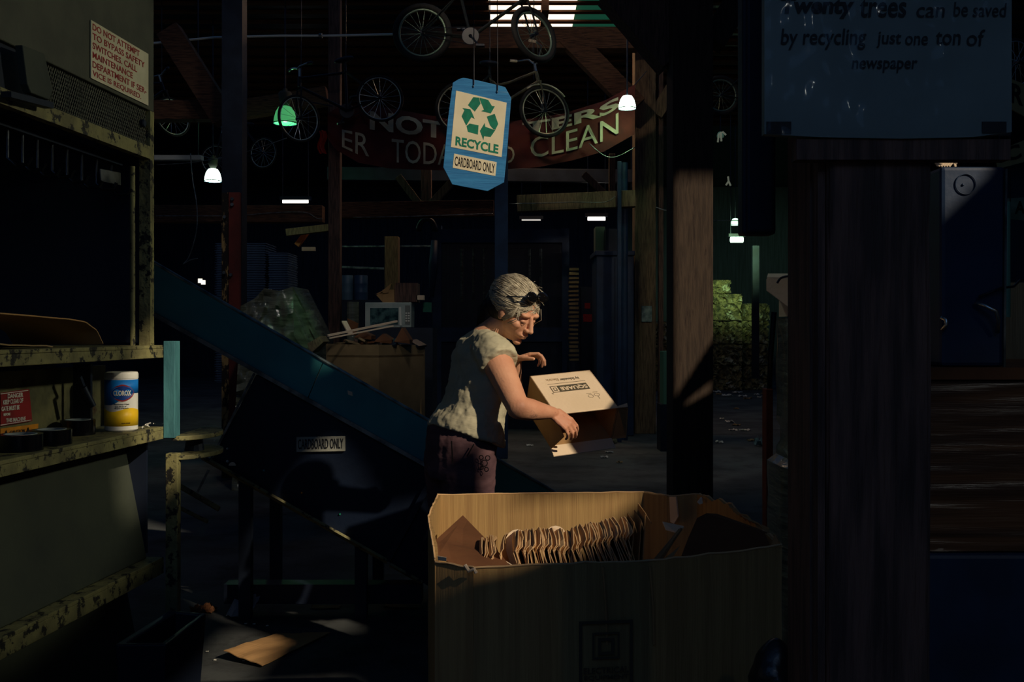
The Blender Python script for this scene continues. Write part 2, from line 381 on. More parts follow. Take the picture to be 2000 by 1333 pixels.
for px, py in ((454, 389), (454, 400), (439, 424), (438, 533), (451, 537)):
    mb = MB(); p = P(px, py, 9.95); mb.lathe([(0, -.012), (.016, -.01), (.016, .02), (0, .02)], p, (0, -1, 0), 10); mb.build('bolt', M['steel'], t)
post(641, 664, 13.35, 6.39, M['woodd'], 'timber_post', 'dark slim timber post behind the left end of the red banner')
post(966, 992, 11.5, P(0, 210, 11.5).z, M['navy'], 'steel_post', 'dark blue-grey post directly behind the hanging blue sign')
post(751, 778, 16.5, P(0, 462, 16.5).z, M['woodb'], 'timber_post', 'short olive-lit timber post above the microwave oven')
post(1206, 1214, 13.2, P(0, 315, 13.2).z, M['navy'], 'metal_pipe', 'thin blue-green pipe left of the yellow-brown timber post', cat='pipe')
mb = MB(); p = P(1219, 0, 13.5); mb.tube([(p.x, 13.5, 0), (p.x, 13.5, P(0, 318, 13.5).z)], .05, 16); mb.build('metal_pipe', M['navy'], label='thick dark pipe rising beside the yellow-brown timber post', cat='pipe', smooth='auto')
post(1312, 1317, 13, 5.5, M['woodd'], 'timber_post', 'thin dark upright close behind the wide reddish-brown post', depth=.06)
XL = -11.9
beam(V((P(180, 0, 14).x, 14, P(0, 419, 14).z)), V((P(632, 0, 14).x, 14, P(0, 419, 14).z)), .235, .2, M['woodx'], 'timber_beam', 'long brown horizontal beam left of centre with a cable stapled along it')
beam(P(668, 412, 14.1), P(965, 408, 14.1), .22, .2, M['woodx'], 'timber_beam', 'dim horizontal beam below the red banner, left of the blue sign')
beam(P(1010, 399, 13.4), P(1240, 389, 13.4), .22, .18, M['woodb'], 'timber_beam', 'olive-brown horizontal beam between the blue sign and the yellow-brown post')
beam(P(780, 78, 13.95), P(1245, 78, 13.95), .3, .25, M['woodx'], 'timber_beam', 'reddish-brown beam under the bright roof light')
beam(P(180, 219, 11.5), P(432, 217, 11.5), .22, .2, M['woodx'], 'timber_beam', 'dim brown beam crossing behind the dark steel column at upper left')
beam(P(475, 215, 15.6), P(640, 188, 15.6), .28, .2, M['woodx'], 'timber_beam', 'dim brown beam right of the dark steel column, behind the green lamp')
beam(P(1107, 70, 13.9), P(1243, 210, 13.9), .3, .2, M['woodx'], 'timber_brace', 'lit reddish-brown diagonal brace running down to the yellow-brown post', cat='brace')
beam(P(330, 60, 11.2), P(440, 235, 11.2), .26, .2, M['woodx'], 'timber_brace', 'dim diagonal brace sloping down to the dark steel column', cat='brace')
beam(P(1205, -30, 7.6), P(1325, 110, 7.6), .36, .26, M['woodd'], 'timber_brace', 'near-black diagonal brace meeting the wide post at its upper left', cat='brace')
beam(P(1388, 85, 7.6), P(1460, -25, 7.6), .2, .2, M['wood'], 'timber_brace', 'brown diagonal brace rising right from the wide post', cat='brace')
beam(P(1280, 225, 14.4), P(1340, 130, 14.4), .2, .15, M['woodb'], 'timber_brace', 'diagonal brace between the yellow-brown post and the wide post', cat='brace')
beam(P(778, 345, 15), P(818, 398, 15), .11, .1, M['woodb'], 'timber_brace', 'small diagonal strut below the banner, left one of the left pair', cat='brace')
beam(P(893, 345, 15), P(843, 398, 15), .11, .1, M['woodb'], 'timber_brace', 'small diagonal strut below the banner, right one of the left pair', cat='brace')
beam(P(1140, 340, 14.6), P(1186, 384, 14.6), .09, .1, M['woodb'], 'timber_brace', 'small diagonal strut below the right end of the banner', cat='brace')
post(822, 842, 15.2, P(0, 300, 15.2).z, M['woodd'], 'timber_post', 'short hanging post between the two small struts below the banner', zbot=P(0, 404, 15.2).z)
post(1190, 1202, 14.5, P(0, 300, 14.5).z, M['woodb'], 'timber_post', 'short upright at the foot of the small strut under the banner\'s right end', zbot=P(0, 380, 14.5).z)
beam(P(640, 340, 17), P(1240, 345, 17), .22, .15, M['blackm'], 'timber_beam', 'far dim beam seen just under the red banner', group=None)
beam(P(560, 455, 17), P(645, 445, 17), .12, .15, M['woodb'], 'timber_beam', 'short lit beam end left of the slim dark post', )
beam(P(580, 480, 17.2), P(602, 450, 17.2), .09, .1, mat('fresh_lumber', sr(190, 110, 60), None, bump=.2), 'timber_brace', 'short orange-lit strut beside the stack of blue trays', cat='brace')
beam(P(590, 487, 20), P(616, 487, 20), .08, .1, M['cardl'], 'timber_offcut', 'small pale board end left of the slim dark post', cat='board')
beam(P(665, 482, 18), P(850, 481, 18), .03, .03, M['steel'], 'metal_rail', 'thin pale horizontal rail above the junk pile', cat='rail')
beam(P(665, 522, 17.8), P(750, 525, 17.8), .04, .03, M['steel'], 'metal_rail', 'short pale rail above the two drums', cat='rail')
beam(P(1392, 431, 18), P(1443, 431, 18), .015, .015, M['steel'], 'metal_rail', 'thin pale conduit above the far strip lamp right of the wide post', cat='rail')
# pipes and cables
mb = MB(); mb.tube([P(180, 92, 11.6), P(305, 84, 11.6), P(420, 73, 11.6), P(550, 70, 11.6), P(640, 70, 11.6), P(770, 67, 11.6)], .014, 8)
t = mb.build('conduit', M['white'], smooth=True, label='long thin pale conduit running level across the upper left roof space', cat='conduit')
for px, py in ((460, 72), (626, 70)):
    q = MB(); q.tube([P(px - 3, py, 11.6), P(px + 3, py, 11.6)], .03, 8); q.build('coupling', M['steel'], t)
def wire(pts, r, label, m=None, cat='cable', name='cable'):
    mb = MB(); cs = []
    for i in range(len(pts) - 1):
        p0 = pts[max(i - 1, 0)]; p1 = pts[i]; p2 = pts[i + 1]; p3 = pts[min(i + 2, len(pts) - 1)]
        for k in range(6):
            t = k / 6; cs.append(.5 * ((2 * p1) + (-p0 + p2) * t + (2 * p0 - 5 * p1 + 4 * p2 - p3) * t * t + (-p0 + 3 * p1 - 3 * p2 + p3) * t ** 3))
    cs.append(pts[-1]); mb.tube(cs, r, 6)
    return mb.build(name, m or M['steel'], smooth=True, label=label, cat=cat)
wire([P(305, 422, 13.86), P(390, 422, 13.86), P(470, 421, 13.86), P(530, 416, 13.86), P(595, 415, 13.86), P(617, 426, 13.86), P(630, 428, 13.86)], .006, 'thin white cable stapled along the brown beam left of centre')
wire([P(372, 300, 12), P(376, 350, 12), P(384, 400, 12), P(384, 450, 12), P(370, 500, 12), P(358, 516, 12)], .007, 'loose grey wire dangling left of the dark steel column')
wire([P(358, 516, 12), P(372, 508, 12), P(386, 505, 12)], .007, 'short bent wire end below the dangling wire', name='cable')
wire([P(995, 398, 13.2), P(1060, 397, 13.2), P(1120, 395, 13.2), P(1180, 395, 13.2), P(1202, 384, 13.2)], .006, 'thin cable clipped along the olive-brown beam right of the blue sign')
wire([P(1150, 280, 13), P(1180, 304, 13), P(1205, 306, 13), P(1240, 288, 13)], .007, 'dark cable looping under the right end of the banner', m=M['steel'])
wire([P(1281, 405, 12), P(1300, 411, 12), P(1316, 408, 12)], .006, 'thin cable sagging between the two lit posts')
wire([P(690, 425, 13.9), P(800, 423, 13.9), P(945, 418, 13.9), P(962, 418, 13.9)], .006, 'thin cable along the dim beam left of the blue sign')
wire([P(560, 270, 11.9), P(470, 300, 12), P(380, 317, 12), P(305, 322, 12)], .005, 'thin drooping wire near the bright lamp at upper left')

# ---------------------------------------------------------------- lamps
def emis(name, c, s): return mat(name, c, None, emit=c, estr=s, bump=0)
def dome_lamp(px, py, w, Y, c, s, label, energy, lc, ballast=True, rod=True, htop=None):
    p = P(px, py, Y); r = w / 2 * Y / F
    t = thing('dome_lamp', label, 'lamp', p)
    mb = MB(); mb.lathe([(r * .25, r * 1.5), (r * .55, r * 1.4), (r * .8, r * 1.0), (r * .95, r * .45), (r, 0), (r * .96, 0), (r * .9, r * .45), (r * .5, r * 1.35), (r * .2, r * 1.45)], p, (0, 0, 1), 28)
    mb.build('glass_shade', emis('glowing_shade', c, s), t, smooth=True)
    mb = MB(); mb.torus(p, (0, 0, 1), r * 1.01, r * .05, 28, 6); mb.build('shade_rim', M['navy'], t, smooth=True)
    mb = MB(); mb.lathe([(0, r * .1), (r * .3, r * .2), (r * .35, r * .6), (r * .2, r * 1.1), (0, r * 1.2)], p, (0, 0, 1), 16); mb.build('bulb', emis('glowing_bulb', (1, 1, .9, 1), s * 3), t, smooth=True)
    if ballast:
        mb = MB(); mb.lathe([(0, r * 1.46), (r * .3, r * 1.5), (r * .5, r * 1.9), (r * .58, r * 2.6), (r * .45, r * 2.75), (r * .2, r * 2.8), (r * .2, r * 3.0), (0, r * 3.0)], p, (0, 0, 1), 16)
        mb.build('ballast_housing', M['olive'], t, smooth=True)
    mb = MB(); mb.tube([p + V((0, 0, r * (2.9 if ballast else 1.4))), V((p.x, p.y, 6.4))], .012, 8); mb.build('hanging_rod', M['blackm'], t)
    if energy:
        l = bpy.data.lights.new('lamp_light', 'POINT'); l.energy = energy; l.color = lc; l.shadow_soft_size = r * .5
        lo = bpy.data.objects.new('lamp_light', l); COL.objects.link(lo); lo.parent = t; lo.location = (0, 0, -r * .2)
    return t
dome_lamp(557, 241, 45, 14.6, (.10, .60, .20, 1), .5, 'green glass dome lamp hanging at upper left behind a bicycle wheel', 7, (.3, 1, .45))
dome_lamp(416, 354, 33, 15.5, (.75, 1, .85, 1), 3.2, 'bright white-green dome lamp left of the dark steel column', 9, (.6, 1, .7))
t = dome_lamp(1225, 212, 34, 12.6, (.75, 1, .82, 1), 4, 'bright conical lamp at the right end of the red banner', 5, (.55, 1, .5), ballast=False)
dome_lamp(1233, 396, 14, 20, (.3, .9, .55, 1), .35, 'small faint green lamp left of the yellow-brown post, far back', 0, (1, 1, 1))
dome_lamp(1407, 268, 14, 22, (.25, .5, .35, 1), .1, 'small unlit pale lamp right of the wide post, far back', 0, (1, 1, 1), ballast=False)  # unlit lamp; weak emission paints its pale look
def strip_lamp(px0, px1, py0, py1, Y, s, label, c=(1, .95, .85, 1)):
    a = P(px0, py0, Y); b = P(px1, py1, Y); t = thing('strip_lamp', label, 'lamp', V(((a.x + b.x) / 2, Y, b.z)))
    mb = MB(); mb.tube([(a.x, Y, (a.z + b.z) / 2), (b.x, Y, (a.z + b.z) / 2)], abs(a.z - b.z) / 2, 10); mb.build('tube', emis('glowing_tube', c, s), t)
    mb = MB(); mb.b2(a.x - .05, b.x + .05, Y - .05, Y + .09, a.z + .005, a.z + .07); mb.build('fixture_body', M['blackm'], t)
    mb = MB()
    for x in (a.x, b.x): mb.tube([(x, Y, a.z + .06), (x, Y, 6.4)], .01, 6)
    mb.build('hanging_wire', M['blackm'], t)
    return t
strip_lamp(552, 602, 391, 397, 20, 2.5, 'lit strip lamp seen above the brown beam left of centre')
strip_lamp(1148, 1182, 424, 431, 19, 4, 'lit strip lamp just left of the thick dark pipe')
strip_lamp(1427, 1451, 463, 474, 22, 5, 'bright short strip lamp right of the wide post', c=(.75, 1, .85, 1))
strip_lamp(1019, 1056, 429, 431, 21, .8, 'faint thin strip lamp behind the blue cage gate')
a = P(300, 303, 12); b = P(392, 312, 12)
t = thing('strip_lamp', 'unlit white strip lamp left of the bright dome lamp at upper left', 'lamp', V(((a.x + b.x) / 2, 12, b.z)))
mb = MB(); mb.b2(a.x - .4, b.x, 12, 12.12, b.z, a.z); mb.build('fixture_body', mat('white_enamel_fixture', sr(200, 205, 200), None, rough=.4), t)
mb = MB(); mb.tube([(b.x - .05, 12.06, a.z), (b.x - .05, 12.06, 6.4)], .01, 6); mb.build('hanging_wire', M['blackm'], t)
# a small greenish lamp, then spots for bales, wrapped load, junk heap and beams
t = dome_lamp(1436, 440, 18, 23, (.6, 1, .8, 1), 1.2, 'small greenish lamp above the short strip lamp right of the wide post', 0, (1, 1, 1), ballast=False)
lamp('bale_lamp_light', 'SPOT', P(1450, 440, 19.5), (.62, 1, .42), 1100, target=P(1440, 515, 25), size=.3, cone=math.radians(38), blend=.95)
lamp('pallet_spot', 'SPOT', P(860, 420, 8.2), (.35, 1, .55), 16, target=P(605, 615, 9.3), size=.1, cone=math.radians(20), blend=.7)
lamp('junk_spot', 'SPOT', P(700, 300, 6.6), (1, .95, .84), 15, target=P(735, 660, 9.4), size=.12, cone=math.radians(30), blend=.8)  # spot on the junk heap, without a fixture
lamp('roof_beam_fill', 'SPOT', (-.9, 7.8, 5.9), (1, .82, .62), 150, target=(.9, 13.7, 4.4), size=.15, cone=math.radians(46), blend=.8)  # unseen spot added to light the beams and banner
lamp('roof_daylight', 'AREA', (.4, 15.6, 6.3), (1, .60, .32), 48, target=(.4, 15.4, 0), size=1.3, size_y=1.3)
# ================================================================ left: the press and the rack
def ML(px, py, off=0.0):
    return P(px, py, (1.66 + off) / (.103 - (px - 1000) / F))
def MY(Y, off, z): return V((-1.66 - off + .103 * Y, Y, z))
MN = V((1, -.103, 0)).normalized(); MD = V((.103, 1, 0)).normalized()
def slab(mb, Y0, Y1, o0, o1, z0, z1):
    """block parallel to the machine face"""
    a = [MY(Y0, o0, z0), MY(Y1, o0, z0), MY(Y1, o1, z0), MY(Y0, o1, z0)]
    return mb.prism(a, (0, 0, z1 - z0))
pr = thing('baling_press', 'large olive-grey machine at upper left with a warning sign and wire mesh strip', 'machine', MY(3.0, .5, 0))
YR = ML(301, 0, .02).y
mb = MB(); slab(mb, 2.2, YR, .02, 1.0, 2.27, 3.6); mb.build('hood', M['olive'], pr, bevel=.004)
mb = MB(); slab(mb, 2.2, YR - .03, .02, .05, 2.095, 2.14); mb.build('mesh_frame', M['olivew'], pr)
mb = MB(); slab(mb, YR - .03, YR, .02, .06, 1.42, 2.27); mb.build('corner_post', M['olivew'], pr)
mb = MB(); slab(mb, 2.2, YR, 1.0, 1.04, 1.43, 3.6); mb.build('back_wall', M['black'], pr)
mb = MB(); mb.prism([MY(YR - .02, .06, 1.43), MY(YR - .02, 1.0, 1.43), MY(YR + .01, 1.0, 1.43), MY(YR + .01, .06, 1.43)], (0, 0, .84)); mb.build('end_wall', M['black'], pr)
# expanded mesh
mb = MB(); y0, y1, z0, z1 = 2.93, YR - .035, 2.142, 2.268; st = .0125; sl = 2.0
def mpt(y, z): return MY(y, .035, z)
k = y0 - (z1 - z0) / sl
while k < y1:
    for sgn in (1, -1):
        a = [(k, z0), (k + (z1 - z0) / sl, z1)] if sgn > 0 else [(k, z1), (k + (z1 - z0) / sl, z0)]
        (ya, za), (yb, zb) = a
        if ya < y0: f = (y0 - ya) / (yb - ya); za += (zb - za) * f; ya = y0
        if yb > y1: f = (y1 - ya) / (yb - ya); zb = za + (zb - za) * f; yb = y1
        if yb > ya: mb.bar(mpt(ya, za), mpt(yb, zb), .0035, .0022, up=MN)
    k += st
mb.build('mesh_panel', M['olive'], pr, fix=False)
mb = MB(); slab(mb, 2.2, 2.93, .035, .06, 2.14, 2.27); mb.build('blank_panel', M['black'], pr)
mb = MB(); q = MN * .012; mb.prism([ML(28, 88), ML(72, 105), ML(88, 178), ML(82, 196), ML(45, 182), ML(38, 165)], q * 2); mb.build('hanging_bracket', M['darkolive'], pr, bevel=.003)
mb = MB(); mb.prism([ML(22, 178, -.03), ML(105, 200, -.03), ML(105, 212, -.03), ML(22, 190, -.03)], MN * -.03); mb.build('bracket_foot', M['blackm'], pr)
mb = MB(); mb.lathe([(0, 0), (.014, 0), (.014, .008), (.011, .012), (0, .012)], ML(277, 241, .03), MN, 20); mb.build('hole_disc', M['black'], pr)  # black disc standing for a round hole
zz0, zz1 = 2.282, 2.468
sg = MB(); ya, yb = ML(178, 0, .015).y, ML(290, 0, .015).y
sg.prism([MY(ya, .018, zz0), MY(yb, .018, zz0), MY(yb, .018, zz1), MY(ya, .018, zz1)], MN * .003)
sign = sg.build('warning_sign', mat('warning_sign_face', sr(214, 208, 178), sr(196, 190, 160), 9, .75, bump=.05, c3=sr(60, 52, 44), s3=26, t3=.70, w3=.012), pr, label='cream warning sign with red lettering')
lines = ['DO NOT ATTEMPT', 'TO BYPASS SAFETY', 'SWITCHES. CALL', 'MAINTENANCE', 'DEPARTMENT IF SER-', 'VICE IS REQUIRED.']
wid = [.83, .93, .78, .70, .965, .86]
lh = (zz1 - zz0) / 6.25
for i, (s, wf) in enumerate(zip(lines, wid)):
    zt = zz1 - .008 - i * lh * 1.01; zb = zt - lh * .70; a = ya + .008
    text(s, MY(a, .0148, zb), MY(a + (yb - ya - .012) * wf, .0148, zb), MY(a, .0148, zt), M['redink'], sign, bold=.012, thick=.0008)
for i in range(8):
    y = ML(14 + 29 * i, 0, .14).y; zt = 2.095; zb = 1.965 - .004 * (i % 3)
    mb = MB(); pts = [MY(y, .14, zt), MY(y, .14, zb + .02), MY(y + .008, .12, zb), MY(y + .018, .09, zb + .004), MY(y + .02, .08, zb + .025)]
    mb.tube(pts, .006, 8); mb.build('hook', mat('worn_black_steel', sr(40, 44, 50), None, rough=.25, metal=.8) if i == 0 else bpy.data.materials['worn_black_steel'], pr)
mb = MB(); slab(mb, 2.3, YR - .03, .12, .16, 2.07, 2.10); mb.build('hook_rail', M['blackm'], pr)
mb = MB(); mb.prism([ML(194, 330, .1), ML(234, 338, .1), ML(234, 362, .1), ML(196, 354, .1)], MN * .004); mb.build('maker_plate', M['steel'], pr)
mb = MB(); p = ML(259, 325, .06); mb.tube([V((p.x, p.y, 1.42)), V((p.x, p.y, p.z))], .009, 12); mb.build('guide_rod', M['olivew'], pr)

rk = thing('steel_rack', 'worn olive steel rack at lower left with flaking shelves and teal corner post', 'rack', MY(3.1, .2, 0))
Y2 = ML(320, 0).y
for z1, th in ((1.42, .046), (1.12, .045), (.64, .06), (.14, .06)):
    mb = MB(); slab(mb, 2.2, Y2, 0, .40, z1 - .012, z1); slab(mb, 2.2, Y2, 0, .03, z1 - th, z1 - .0125); mb.build('shelf', M['olivew'], rk, bevel=.002)
mb = MB(); a = P(321, 0, 3.67).x; b = P(343, 0, 3.67).x; mb.b2(a, b, 3.66, 3.72, 1.078, 1.435); mb.build('corner_post', M['tealpaint'], rk, label='chipped teal corner post', bevel=.002)
mb = MB(); a = P(325, 0, 3.67).x; b = P(348, 0, 3.67).x; mb.b2(a, b, 3.66, 3.70, 0, 1.02); mb.build('leg', M['olivew'], rk, bevel=.002)
for zc in (1.083, 1.012):
    mb = MB(); c = V((-1.255, 3.86, zc - .017)); mb.prism([c + V((.125 * math.sin(a * PI / 14), -.19 * math.cos(a * PI / 14), 0)) for a in range(15)], (0, 0, .017)); mb.build('rounded_step', M['olivew'], rk, bevel=.003)
mb = MB(); mb.lathe([(0, 0), (.04, 0), (.03, .06), (0, .06)], V((-1.225, 3.84, 1.012 - .016)), (0, 0, 1), 12); mb.build('step_spacer', M['blackm'], rk)
for zt, zb in ((1.06, .645), (.57, .145)):
    mb = MB(); mb.prism([MY(2.2, .13, zt), MY(Y2 - .03, .13, zt), MY(Y2 - .03, .05, zb), MY(2.2, .05, zb)], V((-.004, 0, -.006))); mb.build('sloping_panel', M['darkolive'], rk)
mb = MB(); slab(mb, 2.2, ML(146, 0, .24).y, .24, .26, 1.12, 1.345); mb.build('back_panel', M['oliver'], rk)
mb = MB(); slab(mb, ML(163, 0, .24).y, ML(206, 0, .24).y, .24, .26, 1.12, 1.345); mb.build('back_panel', M['oliver'], rk)
mb = MB(); slab(mb, 2.2, Y2, .395, .41, 0, 1.42); mb.build('rear_panel', M['black'], rk)
mb = MB(); mb.prism([MY(Y2 - .03, .05, .66), MY(Y2 - .03, .39, .66), MY(Y2 - .02, .39, .66), MY(Y2 - .02, .05, .66)], (0, 0, .44)); mb.build('end_panel', M['black'], rk)
# danger and caution signs on the back panel
ds = MB(); o1 = .232
c = [ML(0, 833, o1), ML(62, 823, o1), ML(56, 760, o1), ML(0, 768, o1)]
ds.prism(c, MN * .002); dsg = ds.build('danger_sign', M['redsign'], rk, label='scraped red danger sign with white lettering')
def onp(x, y): return ML(x, y, o1 - .004)
for s, x0, x1, yb, yt in (('DANGER', 15, 45, 779, 770), ('KEEP CLEAR OF', 6, 45, 791, 782), ('GATE MUST BE', 3, 38, 804, 795), ('BEFORE', 7, 20, 813, 808), ('THIS MACHINE', 12, 50, 826, 818)):
    text(s, onp(x0, yb), onp(x1, yb - (x1 - x0) * .11), onp(x0, yt), M['white'], dsg, thick=.0006, bold=.02)
for a_, b_ in ((onp(1, 770), onp(55, 763)), (onp(1, 831), onp(61, 821))):
    mb = MB(); mb.bar(a_, b_, .002, .001, up=MN); mb.build('border_line', M['white'], dsg)
cs = MB(); cs.prism([ML(0, 857, o1), ML(73, 848, o1), ML(74, 828, o1), ML(0, 838, o1)], MN * .002); csg = cs.build('caution_sticker', M['caution'], rk, label='orange caution sticker')
text('CAUTION', onp(19, 849), onp(49, 845), onp(19, 842), M['ink'], csg, thick=.0006, bold=.02)
for x, y in ((12, 850), (55, 845)):
    mb = MB(); mb.prism([onp(x - 4, y + 1), onp(x + 4, y), onp(x, y - 10)], MN * .0006); mb.build('warning_triangle', M['ink'], csg)
# lever
mb = MB(); mb.bar(ML(155, 736, .15), ML(164, 760, .15), .012, .012); mb.tube([ML(163, 757, .14), ML(182, 794, .12)], .011, 12)
mb.build('lever_handle', M['blackm'], rk, smooth='auto')
mb = MB(); slab(mb, ML(154, 0, .18).y, ML(158, 0, .18).y, .14, .2, 1.12, 1.36); mb.build('lever_bracket', M['blackm'], rk)

# things on the rack
def ring(px, zb, r, h, label, off=.085, core=True):
    p = ML(px, 0, off); p = V((p.x, p.y, zb))
    t = thing('tape_roll', label, 'tape', p, 'black tape rolls on the rack')
    mb = MB(); mb.lathe([(r * .74, 0), (r, 0), (r, h), (r * .74, h), (r * .74, 0)], p, (0, 0, 1), 40); mb.build('tape_winding', M['blackg'], t, smooth='auto')
    mb = MB(); mb.lathe([(r * .67, .001), (r * .735, .001), (r * .735, h + .001), (r * .67, h + .001), (r * .67, .001)], p, (0, 0, 1), 40); mb.build('cardboard_core', M['core'], t, smooth='auto')
M['blackg'] = mat('glossy_black_tape', sr(10, 12, 18), None, rough=.22, bump=.03); M['core'] = mat('pale_core_card', sr(150, 160, 160), None, rough=.7)
ring(40, 1.121, .062, .048, 'leftmost and nearest of three black tape rolls on the rack shelf')
ring(100, 1.121, .060, .046, 'middle of three black tape rolls, beside the caution sticker')
ring(152, 1.121, .056, .05, 'rightmost of three black tape rolls, nearest the wipes canister', off=.16)
# wipes canister
cp = ML(237, 0, .085); cp = V((cp.x, cp.y, 1.121)); r0 = .0555
t = thing('wipes_canister', 'white wipes canister with blue and yellow label standing on the rack shelf', 'canister', cp)
mb = MB(); mb.lathe([(0, 0), (r0 - .004, 0), (r0, .004), (r0, .182), (r0 - .003, .184), (0, .184)], cp, (0, 0, 1), 48); mb.build('body', M['white'], t, smooth='auto')
mb = MB(); mb.lathe([(r0 - .001, .182), (r0 + .0012, .184), (r0 + .0012, .200), (r0 - .002, .206), (r0 - .02, .2075), (0, .2075)], cp, (0, 0, 1), 48); mb.build('lid', M['white'], t, smooth='auto')
ca = math.atan2(-cp.y, -cp.x)
def cyl(u, h, dr=.0005):      # u in metres around the can, positive to the viewer's right
    a = ca + u / r0; return cp + V((math.cos(a) * (r0 + dr), math.sin(a) * (r0 + dr), h))
def band(name, f0, f1, m, dr, lab=None, n=96):
    mb = MB(); L = 2 * PI * r0
    vs = []; fs = []
    for i in range(n):
        u = -L / 2 + L * i / n
        vs += [cyl(u, f0(u), dr), cyl(u, f1(u), dr), cyl(u, f0(u), dr - .001), cyl(u, f1(u), dr - .001)]
    for i in range(n):
        a = 4 * i; b = 4 * ((i + 1) % n)
        fs += [(a, b, b + 1, a + 1), (a + 1, b + 1, b + 3, a + 3), (a + 2, a, b, b + 2) if 0 else (a, a + 2, b + 2, b)]
    mb.add(vs, fs); return mb.build(name, m, t, smooth=True, label=lab)
wave = lambda u: .112 + .020 * math.sin(max(-1.2, min(1.2, (u) / .035)) * 1.3)
band('label_band', wave, lambda u: .180, mat('label_blue', sr(20, 120, 205), sr(16, 105, 190), 9, .45, bump=0), .0006, 'blue label band')
band('label_band', lambda u: .018, lambda u: .075 + .006 * math.sin(u / .02), mat('label_yellow', sr(240, 200, 40), sr(235, 190, 30), 9, .45, bump=0), .0006, 'yellow label band')
def oval(name, a, b, m, dr, pw=1.25):
    mb = MB(); n = 40; vs = [cyl(.004, .132, dr)]
    for i in range(n):
        th = 2 * PI * i / n; c_, s_ = math.cos(th), math.sin(th)
        x = a * math.copysign(abs(c_) ** pw, c_); y = b * math.copysign(abs(s_) ** pw, s_)
        vs.append(cyl(.004 + x, .134 + y, dr))
    mb.add(vs, [(0, i + 1, (i + 1) % n + 1) for i in range(n)]); return mb.build(name, m, t)
oval('logo_border', .042, .030, M['redsign'], .0010); lg = oval('logo_field', .037, .025, mat('label_navy', sr(16, 60, 140), None, rough=.45, bump=0), .0014)
text('CLOROX', 0, 0, 0, M['white'], lg, bold=.03, fn=lambda u, v: (cyl(-.026 + .058 * u, .125 + .018 * v, .0014), cyl(-.026 + .058 * u, .125 + .018 * v, .0032)))
for s, a, b, h, hh in (('Disinfecting Wipes', -.024, .026, .092, .005), ('Kills 99.9% of', -.020, .016, .085, .004), ('Viruses & Bacteria', -.022, .024, .079, .004), ('FRESH SCENT', .000, .030, .026, .004)):
    text(s, 0, 0, 0, M['ink'], t, fn=lambda u, v, a=a, b=b, h=h, hh=hh: (cyl(a + (b - a) * u, h + hh * v, .0007), cyl(a + (b - a) * u, h + hh * v, .0018)))
# curled cardboard on the top shelf
mb = MB()
prof = [(2.25, .095), (2.5, .108), (2.75, .098), (2.95, .090), (3.1, .088), (3.2, .078), (3.27, .05), (3.31, .005)]
def curl(u, v):
    k = u * (len(prof) - 1); i = min(int(k), len(prof) - 2); f = k - i; y = prof[i][0] * (1 - f) + prof[i + 1][0] * f; z = prof[i][1] * (1 - f) + prof[i + 1][1] * f
    return MY(y, .04 + .3 * v, 1.421 + z * (1 - .08 * v) + .004 * noise.noise(V((y * 5, v * 3, 0))))
mb.grid(curl, 40, 6, thick=(0, 0, .004)); mb.build('cardboard_sheet', M['card'], label='curled sheet of brown cardboard bridging over the rack\'s top shelf', cat='cardboard', smooth='auto')
mb = MB(); mb.grid(lambda u, v: MY(2.3 + .75 * u, .06 + .28 * v, 1.4215 + .012 * math.sin(PI * u) + .004 * noise.noise(V((u * 9, v * 4, 2)))), 20, 6, thick=(0, 0, .004)); mb.build('cardboard_sheet', M['cardo'], label='flat grey-brown cardboard sheet lying on the top shelf under the curled one', cat='cardboard')
for i in range(7):
    x = R.uniform(275, 318); p = ML(x, 0, R.uniform(.03, .12)); mb = MB()
    mb.tube([V((p.x, p.y, 1.1235)), V((p.x + R.uniform(-.02, .02), p.y + R.uniform(-.02, .02), 1.126 + R.uniform(0, .008)))], .0025, 5)
    mb.build('paper_scrap', M['paper'], label='tiny pale scrap lying right of the wipes canister on the shelf', cat='scrap', group='scraps beside the canister')
# dark crate under the rack end
mb = MB(); a0 = P(266, 0, 3.42).x; a1 = P(377, 0, 3.42).x
mb.add([V((-1.25, 3.2, 0)), V((a1 - .03, 3.2, 0)), V((a1 - .03, 3.55, 0)), V((-1.21, 3.55, 0)), V((-1.27, 3.18, .47)), V((a1 - .01, 3.18, .47)), V((a1, 3.57, .46)), V((-1.23, 3.57, .47)),
        V((-1.24, 3.2, .47)), V((a1 - .03, 3.2, .47)), V((a1 - .02, 3.55, .46)), V((-1.20, 3.55, .47)), V((-1.22, 3.22, .05)), V((a1 - .05, 3.22, .05)), V((a1 - .05, 3.53, .05)), V((-1.19, 3.53, .05))],
       [(0, 3, 2, 1), (0, 1, 5, 4), (1, 2, 6, 5), (2, 3, 7, 6), (3, 0, 4, 7), (4, 5, 9, 8), (5, 6, 10, 9), (6, 7, 11, 10), (7, 4, 8, 11), (8, 9, 13, 12), (9, 10, 14, 13), (10, 11, 15, 14), (11, 8, 12, 15), (12, 13, 14, 15)])
mb.build('dark_crate', M['black'], label='dark open crate on the floor at the foot of the rack', cat='crate', bevel=.006)

